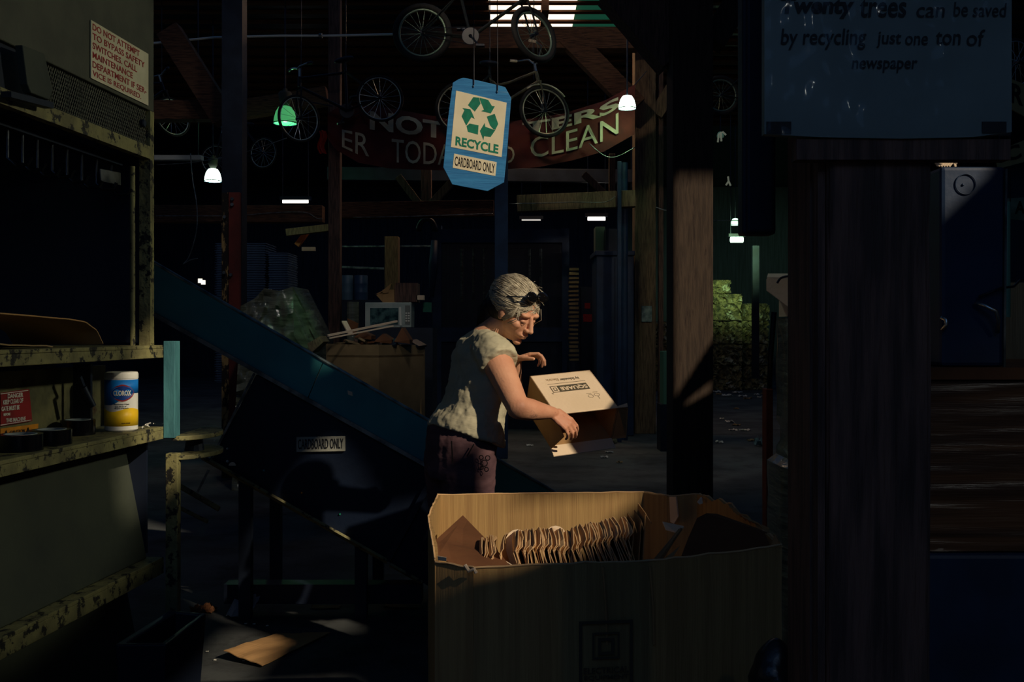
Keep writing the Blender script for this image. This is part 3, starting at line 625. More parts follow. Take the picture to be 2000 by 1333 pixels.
# ================================================================ conveyor
YC = 5.0
cv = thing('incline_conveyor', 'long teal-sided inclined conveyor rising to the left behind the woman', 'conveyor', P(700, 0, YC) * V((1, 1, 0)))
def C(px, py, dy=0): return P(px, py, YC) + V((0, dy, 0))
ex = V((0, .02, 0))
mb = MB(); mb.prism([C(180, 445), C(631, 706), C(600, 779), C(180, 545)], ex); mb.build('side_panel', M['teal'], cv)
mb = MB(); mb.prism([C(632.5, 707), C(1088, 966), C(1100, 1060), C(601.5, 780)], ex); mb.build('side_panel', M['teal'], cv)
mb = MB(); mb.prism([C(180, 446) + V((0, .9, -.17)), C(1088, 967) + V((0, .9, -.17)), C(1100, 1060) + V((0, .9, -.02)), C(180, 546) + V((0, .9, -.02))], ex); mb.build('side_panel', M['teal'], cv)
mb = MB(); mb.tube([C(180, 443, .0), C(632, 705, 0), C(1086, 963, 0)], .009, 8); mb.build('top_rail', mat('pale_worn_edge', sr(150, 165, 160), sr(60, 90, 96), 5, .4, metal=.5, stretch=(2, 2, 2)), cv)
mb = MB(); mb.bar(C(180, 547, -.012), C(853, 920, -.012), .02, .008, up=(0, 1, 0)); mb.bar(C(850, 918, -.012), C(1100, 1062, -.012), .02, .008, up=(0, 1, 0)); mb.build('bottom_lip', M['steel'], cv)
mb = MB()
for i in range(60):
    f = i / 60; f2 = (i + 1) / 60; a = C(180 + 908 * f, 513 + 523 * f); b = C(180 + 908 * f2, 513 + 523 * f2)
    mb.prism([a + V((0, .03, 0)), b + V((0, .03, 0)), b + V((0, .88, 0)), a + V((0, .88, 0))], (0, 0, .012))
    if i % 5 == 0: mb.bar(a + V((0, .05, .02)), a + V((0, .86, .02)), .015, .03)
mb.build('belt', M['rubber'], cv)
mb = MB(); mb.prism([C(497, 733, .03), C(851, 919, .03), C(757, 1098, .03), C(410, 902, .03)], (0, .75, 0)); hop = mb.build('hopper_body', M['deepblue'], cv)
mb = MB(); mb.bar(C(394, 893, .0), C(757, 1098, .0), .05, .012, up=(0, .5, 1)); mb.build('lower_flange', M['olivew'], cv)
mb = MB(); mb.bar(C(495, 730, .02), C(408, 903, .02), .012, .006, up=(0, 1, 0)); mb.build('seam_strip', M['steel'], cv)
mb = MB(); mb.prism([C(852, 922, .02), C(1098, 1062, .02), C(860, 1165, .02), C(822, 1138, .02), C(758, 1100, .02)], (0, .7, 0)); mb.build('discharge_chute', M['deepblue'], cv)
mb = MB(); mb.bar(C(850, 925, .0), C(757, 1096, .0), .03, .02, up=(.3, 1, .2)); mb.build('chute_crease', M['deepblue'], cv)
mb = MB(); mb.bar(C(762, 1103, -.005), C(824, 1138, -.005), .03, .012, up=(0, .5, 1)); mb.build('chute_flange', M['olivew'], cv)
for a, b, w_ in (((330, 946), (421, 999), .022), ((330, 990), (398, 1024), .015)):
    mb = MB(); mb.bar(C(a[0], a[1], .06), C(b[0], b[1], .06), .04, w_, up=(0, .4, 1)); mb.build('cross_rail', M['olivew'], cv)
mb = MB(); mb.bar(C(376, 972, .05), C(402, 920, .05), .008, .01); mb.build('hanging_strap', M['steel'], cv)
for px in (470, 700):
    for dy in (.1, .75):
        mb = MB(); a = C(px, 0, dy); zt = C(px, 733 + (px - 497) * .5 + 120, 0).z; mb.b2(a.x - .03, a.x + .03, a.y - .03, a.y + .03, 0, zt); mb.build('support_leg', M['blackm'], cv)
mb = MB(); a = C(500, 1180, .1); mb.b2(C(420, 0).x, C(818, 0).x, 5.15, 5.25, .06, .16); mb.build('base_beam', M['black'], cv)
mb = MB(); mb.prism([C(578, 884, .026), C(673, 882, .026), C(673, 853, .026), C(578, 855, .026)], (0, -.004 - .01, 0)); st_ = mb.build('sticker', mat('dusty_white_sticker', sr(170, 172, 160), sr(140, 144, 134), 7, .8), cv, label='white sticker reading cardboard only')
text('CARDBOARD ONLY', C(581, 879, .011), C(670, 877, .011), C(581, 859, .011), M['ink'], st_, bold=.01)
mb = MB(); mb.prism([C(680, 771, -.001), C(689, 774, -.001), C(688, 766, -.001), C(679, 763, -.001)], (0, -.003, 0)); mb.build('small_decal', M['cardl'], cv)
for px, py, r, m in ((441, 903, 3, 'white'), (441, 878, 2.4, 'white'), (416, 863, 2, 'white'), (513, 921, 2.6, 'teal'), (587, 965, 2.4, 'caution'), (662, 1007, 2.2, 'greeni')):
    mb = MB(); mb.lathe([(0, 0), (r * YC / F * .9, 0), (r * YC / F * .6, .008), (0, .01)], C(px, py, .028), (0, -1, 0), 10); mb.build('light_speck', M[m], cv)  # coloured dots painting light that leaks through holes
mb = MB(); c0 = C(452, 911, .02); mb.prism([c0 + V((.018 * math.cos(a * PI / 8), 0, .018 * math.sin(a * PI / 8))) for a in range(9)], (0, -.006, 0)); mb.build('torn_label', M['cardl'], cv)

# ================================================================ octagonal bin with sheets
bn = thing('cardboard_bin', 'huge octagonal brown cardboard bin in the foreground, torn rim, full of folded sheets', 'box', (.2, 2.65, 0))
RIM = [(855, 967, 3.08), (1258, 962, 3.13), (1306, 969, 3.05), (1367, 966, 2.99), (1430, 987, 2.72), (1527, 1066, 2.33), (1300, 1094, 2.215), (925, 1110, 2.125), (850, 1098, 2.18), (836, 1010, 2.71)]
rim = [P(*r) for r in RIM]
cc = sum((V((p.x, p.y, 0)) for p in rim), V((0, 0, 0))) / len(rim)
def panel(a, b, name, m, seed, jag=.006, segs=24, bulge=0.0, thick=.009):
    d = V((b.x - a.x, b.y - a.y, 0)); L = d.length; d.normalize(); n = V((-d.y, d.x, 0))
    if n.dot(cc - a) < 0: n = -n
    def f(u, v):
        zt = a.z * (1 - u) + b.z * u + (jag * noise.noise(V((u * L * 30, seed, 0))) if v == 1 else 0)
        return V((a.x + (b.x - a.x) * u, a.y + (b.y - a.y) * u, .002 + (zt - .002) * v)) + n * (.004 * noise.noise(V((u * L * 8, v * 6, seed))) - bulge * math.sin(PI * v) * math.sin(PI * u))
    mb = MB(); mb.grid(f, max(4, int(segs * L)), 8, thick=n * thick); return mb.build(name, m, bn, smooth='auto')
M['corr'] = mat('corrugated_kraft', sr(176, 144, 94), sr(160, 128, 84), 4, .85, bump=.22, bscale=14, stretch=(16, 16, .5), spec=.2)
for i in range(len(rim)):
    panel(rim[i], rim[(i + 1) % len(rim)], 'side_panel', M['corr'], i * 3.1, jag=.012 if i in (3, 4, 8, 9) else .004, bulge=.01 if i in (6,) else 0)
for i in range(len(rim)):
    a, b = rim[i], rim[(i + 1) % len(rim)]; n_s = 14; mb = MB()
    mb.tube([a.lerp(b, k / n_s) + V((0, 0, .001 + (.012 if i in (3, 4, 8, 9) else .004) * noise.noise(V((k / n_s * (b - a).length * 30, i * 3.1, 0))))) for k in range(n_s + 1)], [.0024 + .001 * noise.noise(V((k, i, 0))) for k in range(n_s + 1)], 6); mb.build('rim_highlight', M['cardp'], bn)  # pale tube along the rim, painting its lit edge
for px, w in ((908, 3), (940, 3), (1042, 6), (1056, 2), (1108, 2), (1165, 3), (1226, 2)):
    a = P(px, 966, 3.085); yy = 3.08 + (px - 855) / 403 * .05; mb = MB(); mb.b2(a.x - w * .0007, a.x + w * .0007, yy - .0065, yy + .004, .5, a.z - .004); mb.build('crease', M['cardl'], bn)
mb = MB(); mb.prism([P(1307, 971, 3.02), P(1320, 971, 2.99), P(1324, 1010, 2.99), P(1316, 1024, 3.0), P(1309, 1020, 3.02)], (.004, .004, 0)); mb.build('edge_strip', M['cardl'], bn)
mb = MB(); mb.prism([P(1330, 1090, 2.33), P(1345, 1050, 2.40), P(1362, 1012, 2.47), P(1380, 1003, 2.5), P(1400, 1004, 2.52), P(1440, 1018, 2.5), P(1478, 1032, 2.46), P(1512, 1046, 2.42), P(1506, 1074, 2.38), P(1420, 1082, 2.34)], (.0, .006, -.002)); mb.build('folded_flap', M['cardd'], bn)  # darker card than the walls, painting the flap's shade
mb = MB(); mb.prism([P(1362, 982, 2.9), P(1371, 970, 2.95), P(1373, 984, 2.9), P(1366, 986, 2.9)], (.0, .006, 0)); mb.build('torn_tab', M['cardl'], bn)
mb = MB()
for i in range(7):
    a = P(1425 + i * 6, 992 + i * 4, 2.62 - i * .02); b = P(1448 + i * 9, 1012 + i * 5 + R.uniform(-3, 3), 2.58 - i * .02); mb.tube([a, (a + b) / 2 + V((0, 0, R.uniform(0, .012))), b], .0025, 6)
mb.prism([P(1478, 1022, 2.5), P(1502, 1032, 2.45), P(1503, 1042, 2.44), P(1476, 1034, 2.48)], (0, .01, 0)); mb.build('torn_rim_strips', M['card'], bn)
mb = MB(); mb.prism([P(1515, 1046, 2.36), P(1522, 1058, 2.33), P(1526, 1070, 2.32), P(1506, 1071, 2.34)], (0, .008, 0)); mb.build('torn_tab', M['card'], bn)
mb = MB(); mb.prism([P(855, 1086, 2.17), P(872, 1089, 2.15), P(872, 1096, 2.15), P(856, 1094, 2.17)], (0, -.006, 0)); mb.build('torn_tab', M['cardl'], bn)
for px in (1178, 1270):
    Yc = 2.125 + (px - 925) / 375 * .09; mb = MB(); a = P(px, 1108, Yc - .008); b = P(px + 8, 1260, Yc - .008); mb.tube([a, (a + b) / 2 + V((.002, 0, 0)), b], .003, 6); mb.build('crease', M['card'], bn)
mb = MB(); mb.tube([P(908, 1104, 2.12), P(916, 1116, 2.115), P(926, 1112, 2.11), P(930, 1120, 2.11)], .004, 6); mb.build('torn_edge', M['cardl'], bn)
# printed square emblem on the near side
def B(px, py):
    u = (px - 925) / 375.; return P(px, py, 2.125 + u * .09 - .0135)
def frame(mb, x0, y0, x1, y1, w, sk=-4):
    q = lambda x, y: B(x, y + sk * (x - 1180) / 100)
    for a, b, c, d in ((x0, y0, x1, y0 + w), (x0, y1 - w, x1, y1), (x0, y0 + w, x0 + w, y1 - w), (x1 - w, y0 + w, x1, y1 - w)):
        mb.prism([q(a, b), q(c, b), q(c, d), q(a, d)], (0, -.001, 0))
M['print'] = mat('faded_box_print', sr(92, 78, 60), None, rough=.85, bump=0)
mb = MB(); frame(mb, 1131, 1213, 1236, 1420, 6); frame(mb, 1157, 1236, 1210, 1288, 4); frame(mb, 1168, 1247, 1200, 1280, 6); pe = mb.build('printed_emblem', M['print'], bn)
text('ELECTRICAL', B(1140, 1318), B(1228, 1313), B(1140, 1306), M['print'], pe, bold=.01, thick=.001)
text('EQUIPMENT', B(1141, 1331), B(1228, 1327), B(1141, 1321), M['print'], pe, bold=.01, thick=.001)
# leaning sheet in the bin, left
mb = MB(); mb.prism([P(904, 1007, 2.86), P(966, 1071, 2.62), P(982, 1088, 2.45), P(1000, 1112, 2.35), P(900, 1112, 2.28), P(852, 1085, 2.32), P(848, 1058, 2.48)], V((.002, .004, -.004)))
mb.build('cardboard_sheet', M['cardd'], label='dark brown pointed sheet leaning inside the left corner of the bin', cat='cardboard')
mb = MB(); pts = [P(964, 1062, 2.60), P(968, 1078, 2.52), P(978, 1092, 2.45), P(998, 1104, 2.38)]
mb.grid(lambda u, v: (lambda k: pts[min(int(k), 2)].lerp(pts[min(int(k), 2) + 1], k - min(int(k), 2)))(u * 3) + V((.0, .02 * v, -.08 * v)), 12, 3, thick=(.004, 0, 0)); mb.build('cardboard_strip', M['cardl'], label='pale curved cardboard edge beside the leaning sheet in the bin', cat='cardboard')
# rough fill under the sheets
mb = MB(); mb.grid(lambda u, v: V((-.16 + .68 * u, 2.34 + .66 * v, .70 + .03 * noise.noise(V((u * 7, v * 7, 0))))), 30, 30, thick=(0, 0, -.05)); mb.build('cardboard_scraps', M['cardd'], kind='stuff', label='crushed cardboard filling the bin below the standing sheets', cat='cardboard')
# folded pads: prototypes in local coordinates, then copies
protos = []
for k in range(4):
    h = .22; lean = [-.035, -.025, -.045, -.02][k]; wtop = [.009, .013, .006, .011][k]; dep = .17
    prof = [(0, 0), (lean * .5, h * .6), (lean, h - .026), (lean + wtop * .3, h - .010), (lean + wtop, h - .001)]
    mb = MB(); mb.grid(lambda u, v: (lambda kk: V((prof[min(int(kk), 3)][0] * (1 - (kk - min(int(kk), 3))) + prof[min(int(kk), 3) + 1][0] * (kk - min(int(kk), 3)), dep * v, prof[min(int(kk), 3)][1] * (1 - (kk - min(int(kk), 3))) + prof[min(int(kk), 3) + 1][1] * (kk - min(int(kk), 3)) - (.012 * (abs(2 * v - 1) ** 6) if kk > 2.4 else 0))))(u * 4), 8, 8, thick=(.0022, 0, 0))
    o = mb.build('folded_sheet', M['cardp'], origin=(0, 0, 0)); protos.append(o)
used = set(); n = 84
PADL = 'thin folded kraft sheet standing in the tight row inside the bin'
for i in range(n):
    f = i / (n - 1); px = 972 + 276 * f; pr_ = protos[(i * 7 + (i // 3)) % 4]
    ytop = 1066 - 14 * math.sin(min(1, f * 2.2) * PI / 2) + (5 if .45 < f < .6 else 0) - 26 * max(0, f - .55) / .45 + R.uniform(-2.5, 2.5)
    o = pr_ if pr_.name not in used else pr_.copy()
    if pr_.name in used: COL.objects.link(o)
    used.add(pr_.name)
    Yf = 2.42 + R.uniform(-.008, .012); p = P(px, ytop + 10, Yf)
    o.location = (p.x + .02, Yf, p.z - .22 + .012); o.rotation_euler = (R.uniform(-.02, .02), .10 - .22 * f + R.uniform(-.05, .05) + (-.25 if f < .12 else 0), R.uniform(-.06, .06))
    tag(o, PADL, 'cardboard', 'folded sheets standing in the bin')
for px, py, hh in ((1010, 1047, .03), (1085, 1040, .035)):
    mb = MB(); c0 = P(px, py + 12, 2.56); mb.prism([c0 + V((.03 * math.cos(a * PI / 8), .01 * math.sin(a * PI / 8), .03 * math.sin(a * PI / 8))) for a in range(9)] + [c0 + V((-.03, 0, -.15)), c0 + V((.03, 0, -.15))], (.0, .003, 0))
    mb.build('rounded_tab_sheet', M['cardl'], label='round-topped kraft sheet poking above the left part of the row' if px < 1050 else 'round-topped kraft sheet poking above the middle of the row', cat='cardboard')
for px0, px1, yt in ((1252, 1258, 1017), (1260, 1272, 1003), (1238, 1244, 1022)):
    mb = MB(); a = P(px0, yt, 2.44); b = P(px0 - 6, 1110, 2.40); c0 = P(px1, yt + 20, 2.40)
    mb.prism([a, a + V((0, .14, 0)), b + V((0, .14, 0)), b], (.002, 0, 0)); mb.prism([a, c0, P(px1 - 5, 1110, 2.38), P(px1 - 5, 1110, 2.38) + V((0, .14, 0)), c0 + V((0, .14, 0)), a + V((0, .14, 0))], (.001, .0, .0015)) if 0 else mb.bar(a, c0, .002, .002) or mb.bar(c0, P(px1 - 5, 1105, 2.39), .002, .002)
    mb.build('tall_folded_sheet', M['card'], label={1252: 'middle of three taller loose sheets at the right end of the row', 1260: 'rightmost and tallest loose sheet at the right end of the row', 1238: 'first of three taller loose sheets at the right end of the row'}[px0], cat='cardboard')
mb = MB(); mb.prism([P(1294, 1022, 2.75), P(1336, 1031, 2.7), P(1328, 1040, 2.66), P(1318, 1041, 2.66), P(1300, 1036, 2.7)], (0, .004, .003)); mb.build('cardboard_scrap', M['cardl'], label='bright torn scrap sticking up in the right part of the bin', cat='cardboard')
mb = MB(); mb.tube([P(1288, 1092, 2.4), P(1310, 1062, 2.46), P(1330, 1034, 2.55)], .004, 6); mb.prism([P(1278, 1092, 2.42), P(1296, 1092, 2.42), P(1332, 1036, 2.56), P(1326, 1034, 2.56)], (0, .004, 0)); mb.build('cardboard_scrap', M['cardo'], label='narrow bent strip leaning against the dark folded flap', cat='cardboard')
mb = MB(); mb.prism([P(1298, 1092, 2.40), P(1312, 1092, 2.40), P(1328, 1068, 2.42)], (0, .004, 0)); mb.build('cardboard_scrap', M['cardo'], label='small triangular scrap at the foot of the dark folded flap', cat='cardboard')
# clear bag leaning against the bin
mb = MB(); mb.ell((.525, 1.98, .44), (.085, .085, .42), seg=48, rings=60)
for v in mb.v:
    d = 1 + .28 * noise.noise(v * 13) + .14 * noise.noise(v * 31); v.x = .525 + (v.x - .525) * d; v.y = 1.98 + (v.y - 1.98) * d; v.z = max(.001, v.z)
mb.build('plastic_bag', mat('clear_film_bag', sr(40, 40, 40), sr(26, 27, 28), 6, .35, bump=1.0, bscale=14, spec=.6, coat=.1), smooth=True, label='crumpled clear plastic bag squeezed between the bin and the near pillar', cat='bag')
# ================================================================ the woman
YW = 4.05
FD = V((math.cos(math.radians(25)), math.sin(math.radians(25)), 0)); RT = V((FD.y, -FD.x, 0)); UP = V((0, 0, 1))
def ringpts(px, py, ext, b, n=28, tilt=0, Y=YW, e=1.0):
    c = P(px, py, Y); ex_ = ext / 480.; a = math.sqrt(max(.0004, ex_ ** 2 - (b * FD.y) ** 2)) / FD.x; out = []
    for k in range(n):
        th = 2 * PI * k / n; p = c + FD * (a * math.cos(th)) + RT * (b * math.sin(th)) + UP * (tilt * math.cos(th)); out.append(p)
    return out
def loft(mb, rings):
    n = len(rings[0]); vs = [p for r in rings for p in r]
    fs = [(i * n + k, i * n + (k + 1) % n, (i + 1) * n + (k + 1) % n, (i + 1) * n + k) for i in range(len(rings) - 1) for k in range(n)]
    fs += [tuple(reversed(range(n))), tuple((len(rings) - 1) * n + k for k in range(n))]
    mb.add(vs, fs)
wm = thing('person', 'woman in a cream cap-sleeve shirt and plum trousers, sunglasses pushed up, tipping a carton', 'person', (-.2, YW, 0))
hf = V((.667, -.554, -.5)).normalized(); hu = V((.385, -.32, .866)); hu = (hu - hf * hu.dot(hf)).normalized(); hl = hu.cross(hf)
HC = P(1009, 604, 3.98); HFR = (hf, hl, hu)
def HWp(x, y, z): return HC + hf * x + hl * y + hu * z
bd = MB()
bd.ell(HWp(-.012, 0, .02), (.095, .073, .084), HFR, 28, 18)
bd.ell(HWp(.028, 0, -.035), (.060, .058, .078), HFR, 24, 16)
bd.ell(HWp(.024, 0, -.082), (.050, .044, .040), HFR); bd.ell(HWp(.066, 0, -.110), (.018, .020, .015), HFR)
bd.cap(HWp(.084, 0, .004), HWp(.106, 0, -.040), .0085, .0105); bd.ell(HWp(.107, 0, -.043), (.013, .011, .010), HFR)
for s in (1, -1):
    bd.ell(HWp(.097, s * .012, -.046), (.011, .007, .008), HFR)
    bd.ell(HWp(.074, s * .026, .012), (.016, .026, .010), HFR)
    bd.ell(HWp(.052, s * .042, -.036), (.026, .020, .020), HFR)
    bd.ell(HWp(.072, s * .030, -.013), (.0125, .0145, .010), HFR)
    bd.ell(HWp(-.005, s * .074, -.02), (.017, .009, .030), HFR)
bd.ell(HWp(.084, 0, -.072), (.014, .024, .007), HFR); bd.ell(HWp(.081, 0, -.083), (.014, .020, .007), HFR)
bd.ell(HWp(.072, 0, -.07), (.02, .03, .022), HFR)
bd.cap(P(948, 662, 4.04), HWp(-.03, 0, -.075), .062, .054)
loft(bd, [ringpts(948, 650, 24, .07), ringpts(944, 668, 38, .12), ringpts(938, 692, 48, .155), ringpts(934, 740, 50, .155), ringpts(926, 790, 54, .15), ringpts(912, 830, 60, .165), ringpts(900, 870, 60, .17), ringpts(897, 905, 60, .17)])
# right arm
RS = P(966, 696, 3.90); RE = P(1012, 797, 3.76); RW = P(1080, 807, 3.845)
bd.cap(P(945, 690, 3.98), RS, .065, .062); bd.cap(RS, RS.lerp(RE, .45), .064, .054); bd.cap(RS.lerp(RE, .45), RE, .054, .043)
bd.cap(RE, RE.lerp(RW, .35), .044, .042); bd.cap(RE.lerp(RW, .35), RW, .042, .023)
LS = P(925, 694, 4.20); LE = P(1002, 772, 4.36); LW = P(1008, 703, 4.23)
bd.cap(P(942, 690, 4.12), LS, .06, .056); bd.cap(LS, LE, .055, .04); bd.cap(LE, LW, .04, .024)
def hand(mb, W, d, n, side, curls, sc=1.0, thumb=(.6, .8, .3), spread=.05):
    d = V(d).normalized(); n = V(n); n = (n - d * n.dot(d)).normalized(); s = d.cross(n) * side
    mb.ell(W + d * .045 * sc, (.048 * sc, .036 * sc, .0125 * sc), (d, s, n), 20, 12)
    for j in range(4):
        off = (1.5 - j) * .0195 * sc; kn = W + d * ((.086 - .005 * abs(j - 1.2)) * sc) + s * off
        mb.cap(W + s * off * .55 + d * .005, kn, .0125 * sc, .0098 * sc)
        p = kn; ang = 0; ls = [.040, .025, .021]; k = [.95, 1.06, 1.0, .8][j] * sc; rr = [.0088, .0078, .0072, .0062] if j < 3 else [.0078, .007, .0063, .0055]
        dd = (d + s * spread * (1.5 - j)).normalized()
        for q in range(3):
            ang += curls[j][q]; v = dd * math.cos(ang) + n * math.sin(ang); e = p + v * ls[q] * k
            mb.cap(p, e, rr[q] * sc, rr[q + 1] * sc); p = e
    p = W + d * .018 * sc + s * .022 * sc; v = (d * thumb[0] + s * thumb[1] + n * thumb[2]).normalized()
    for q, (L, r0_, r1_) in enumerate(((.042, .015, .0115), (.030, .0110, .0095), (.024, .0095, .0078))):
        e = p + v * L * sc; mb.cap(p, e, r0_ * sc, r1_ * sc); p = e; v = (v + d * .28 + n * .12).normalized()
hand(bd, RW, (.80, -.02, -.58), (-.35, .75, -.5), 1, [(.45, .5, .35), (.5, .5, .4), (.55, .55, .4), (.6, .6, .4)], .92, thumb=(.7, .5, .5))
hand(bd, LW, (.93, -.25, .30), (.15, -.15, -1), -1, [(.25, .7, .5), (.45, .8, .5), (.6, .9, .6), (.75, 1.0, .6)], .92, thumb=(.8, .55, .3))
# legs
RH, RK, RA = P(915, 905, 3.97), V((-.17, 3.96, .50)), V((-.22, 3.98, .09))
LH, LK, LA = P(879, 905, 4.13), V((-.235, 4.16, .50)), V((-.29, 4.20, .09))
for h, k, a in ((RH, RK, RA), (LH, LK, LA)):
    bd.cap(h, k, .095, .058); bd.cap(k, a, .058, .036); bd.cap(a, a + FD * .13 - UP * .045, .036, .028)
skin = mat('sun_reddened_skin', sr(226, 172, 138), sr(204, 142, 112), 7, .55, bump=.12, bscale=90, lo=.35, hi=.7, c3=sr(120, 92, 84), s3=16, t3=.66, w3=.05)
body = bd.build('body', skin, wm, fix=True); remesh(body, .0032, 3, .5)
# clothes
sh = MB()
loft(sh, [ringpts(948, 645, 26, .075), ringpts(945, 655, 34, .105), ringpts(941, 668, 46, .15, tilt=-.01), ringpts(937, 690, 55, .182), ringpts(934, 740, 60, .185), ringpts(926, 788, 64, .18), ringpts(913, 825, 73, .195, tilt=-.03), ringpts(909, 852, 77, .205, tilt=-.05)])
sh.tube([P(940, 668, 4.0), P(956, 682, 3.94), P(968, 696, 3.90), P(976, 712, 3.865)], [.055, .076, .078, .078], 20)
sh.tube([P(944, 668, 4.1), P(932, 684, 4.17), P(926, 696, 4.2), P(934, 712, 4.23)], [.055, .07, .072, .072], 20)
shirt = sh.build('shirt', mat('cream_cotton', sr(196, 190, 162), sr(182, 178, 152), 5, .9, bump=.8, bscale=7, stretch=(1, 1, 3.5), spec=.15), wm); remesh(shirt, .006, 4, .6)
tx = bpy.data.textures.new('cloth_folds', 'CLOUDS'); tx.noise_scale = .06; tx.noise_depth = 3
dm = shirt.modifiers.new('folds', 'DISPLACE'); dm.texture = tx; dm.strength = .024; dm.mid_level = .5; dm.texture_coords = 'LOCAL'
pt = MB()
loft(pt, [ringpts(902, 832, 66, .178, tilt=-.02), ringpts(900, 860, 70, .188), ringpts(898, 900, 71, .19), ringpts(898, 930, 70, .185)])
for h, k, a in ((RH, RK, RA), (LH, LK, LA)):
    pt.cap(h - UP * .02, k, .108, .082); pt.cap(k, a + UP * .04, .082, .070)
pants = pt.build('trousers', mat('plum_cotton', sr(108, 82, 86), sr(88, 66, 72), 6, .9, bump=.6, bscale=8, stretch=(1, 1, 3), spec=.15), wm); remesh(pants, .007, 3, .5)
dm = pants.modifiers.new('folds', 'DISPLACE'); dm.texture = tx; dm.strength = .018; dm.mid_level = .5; dm.texture_coords = 'LOCAL'
q = MB(); c = P(946, 905, 3.86)
for cx_, cz_, r_ in ((0, 0, .012), (.013, .02, .009), (-.012, .022, .008), (.008, -.024, .008), (-.01, -.018, .006)):
    q.torus(c + V((cx_, -.004, cz_)), (-.15, -1, 0), r_, .0018, 14, 4)
q.build('thigh_embroidery', M['ink'], wm)
for sp in ([P(882, 862, 3.83), P(884, 905, 3.83)], [P(926, 868, 3.85), P(912, 892, 3.84)]):
    q = MB(); q.tube(sp, .0025, 5); q.build('pocket_seam', M['ink'], wm)
for a in (RA, LA):
    q = MB(); h0 = a - UP * .015 - FD * .02; q.cap(h0 + UP * .05, h0 - UP * .035, .052, .044); q.ell(h0 + FD * .09 - UP * .03, (.105, .047, .044), (FD, RT, UP))
    for v in q.v: v.z = max(v.z, .001)
    q.build('boot', mat('dark_leather', sr(46, 36, 30), None, rough=.6) if a is RA else bpy.data.materials['dark_leather'], wm, smooth=True)
# hair
hc = (-.030, 0, .034); hr = (.107, .085, .086)
M['hair'] = mat('grey_blond_hair', sr(214, 206, 182), sr(150, 140, 120), 30, .55, bump=.4, bscale=60, stretch=(1, 1, 1), lo=.35, hi=.65)
M['hair2'] = mat('dark_under_hair', sr(38, 32, 30), sr(24, 22, 22), 30, .6, bump=.4, bscale=60)
q = MB(); q.ell(HWp(*hc), hr, HFR, 32, 20); 
hair = q.build('hair', M['hair'], wm, smooth=True)
def on_cap(v, k=1.0):
    v = V(v).normalized(); return HWp(hc[0] + v.x * hr[0] * k, hc[1] + v.y * hr[1] * k, hc[2] + v.z * hr[2] * k)
q = MB()
for i in range(420):
    y = R.uniform(-.95, .95); v0 = V((math.sqrt(max(.05, 1 - y * y)), y, R.uniform(-.55, .75))).normalized(); v1 = V((-.9, R.uniform(-.25, .25), R.uniform(-.5, .1))).normalized()
    k0 = 1.01 + R.uniform(0, .05); pts = []
    for j in range(9):
        f = j / 8; v = v0.slerp(v1, f * .92); pts.append(on_cap(v, k0 + .04 * math.sin(f * PI) * R.uniform(.6, 1.2)))
    q.tube(pts, [.0019] * 7 + [.0016, .0008], 4)
for i in range(34):
    v0 = V((R.uniform(.2, .9), R.uniform(-.7, .7), R.uniform(.3, 1))).normalized(); p0 = on_cap(v0, .98); d = (hf * R.uniform(.3, 1) + hu * R.uniform(0, .9) + hl * R.uniform(-.5, .5)) * .030
    q.tube([p0, p0 + d * .5 + V((0, 0, .01)), p0 + d + V((R.uniform(-.01, .01), 0, R.uniform(-.014, .01)))], .0007, 3)
for s in (1, -1):
    for i in range(16):
        a = R.uniform(-.02, .05); q.tube([HWp(.045 + a * .4, s * .066, .035), HWp(.038 + a, s * .073, -.005), HWp(.01 + a, s * .077, -.04)], .0014, 4)
q.build('hair_strands', M['hair'], wm, smooth=True)
q = MB(); q.ell(HWp(-.055, 0, -.018), (.082, .078, .072), HFR, 24, 16); kn = HWp(-.10, 0, .0); q.cap(kn, P(958, 612, 4.05), .052, .045); q.cap(P(958, 612, 4.05), P(946, 648, 4.05), .045, .030)
for i in range(120):
    o_ = V((R.uniform(-1, 1), R.uniform(-1, 1), R.uniform(-1, 1))).normalized() * .045; q.tube([kn + o_, P(956, 606, 4.05) + o_, P(944 + R.uniform(-6, 8), 650 + R.uniform(-6, 8), 4.05) + o_ * .6], .0016, 4)
q.build('ponytail', M['hair2'], wm, smooth=True, label='dark gathered hair behind the neck')
q = MB(); nn = (hf + hu * .9).normalized(); tt = nn.cross(hl)
for s in (1, -1): q.ell(HWp(.070, s * .034, .092), (.008, .033, .022), (nn, hl, tt), 20, 12)
gl = q.build('sunglasses', mat('black_gloss_lens', (.004, .004, .005, 1), None, rough=.06, bump=0, spec=.8), wm, smooth=True)
q = MB()
for s in (1, -1): q.tube([HWp(.068, s * .062, .092), HWp(.05, s * .080, .08), HWp(.0, s * .087, .055), HWp(-.04, s * .084, .02)], .0028, 6)
q.tube([HWp(.074, -.008, .097), HWp(.077, 0, .100), HWp(.074, .008, .097)], .003, 6)
q.build('glasses_frame', M['black'], gl, smooth=True)
q = MB()
for s in (1, -1):
    q.tube([HWp(.083, s * .014, .006), HWp(.086, s * .028, .012), HWp(.074, s * .044, .006)], [.0022, .0028, .0012], 6)
q.build('eyebrows', M['hair2'], wm, smooth=True)
q = MB()
for s in (1, -1): q.tube([HWp(.082, s * .019, -.019), HWp(.0855, s * .030, -.0225), HWp(.078, s * .042, -.018)], .0011, 5)
q.build('eyelashes', M['ink'], wm, smooth=True)
q = MB(); q.tube([HWp(.083, -.022, -.079), HWp(.094, 0, -.0775), HWp(.083, .022, -.079)], [.0006, .0016, .0006], 6); q.build('mouth_line', mat('lip_shadow_red', sr(120, 62, 56), None, bump=0), wm, smooth=True)

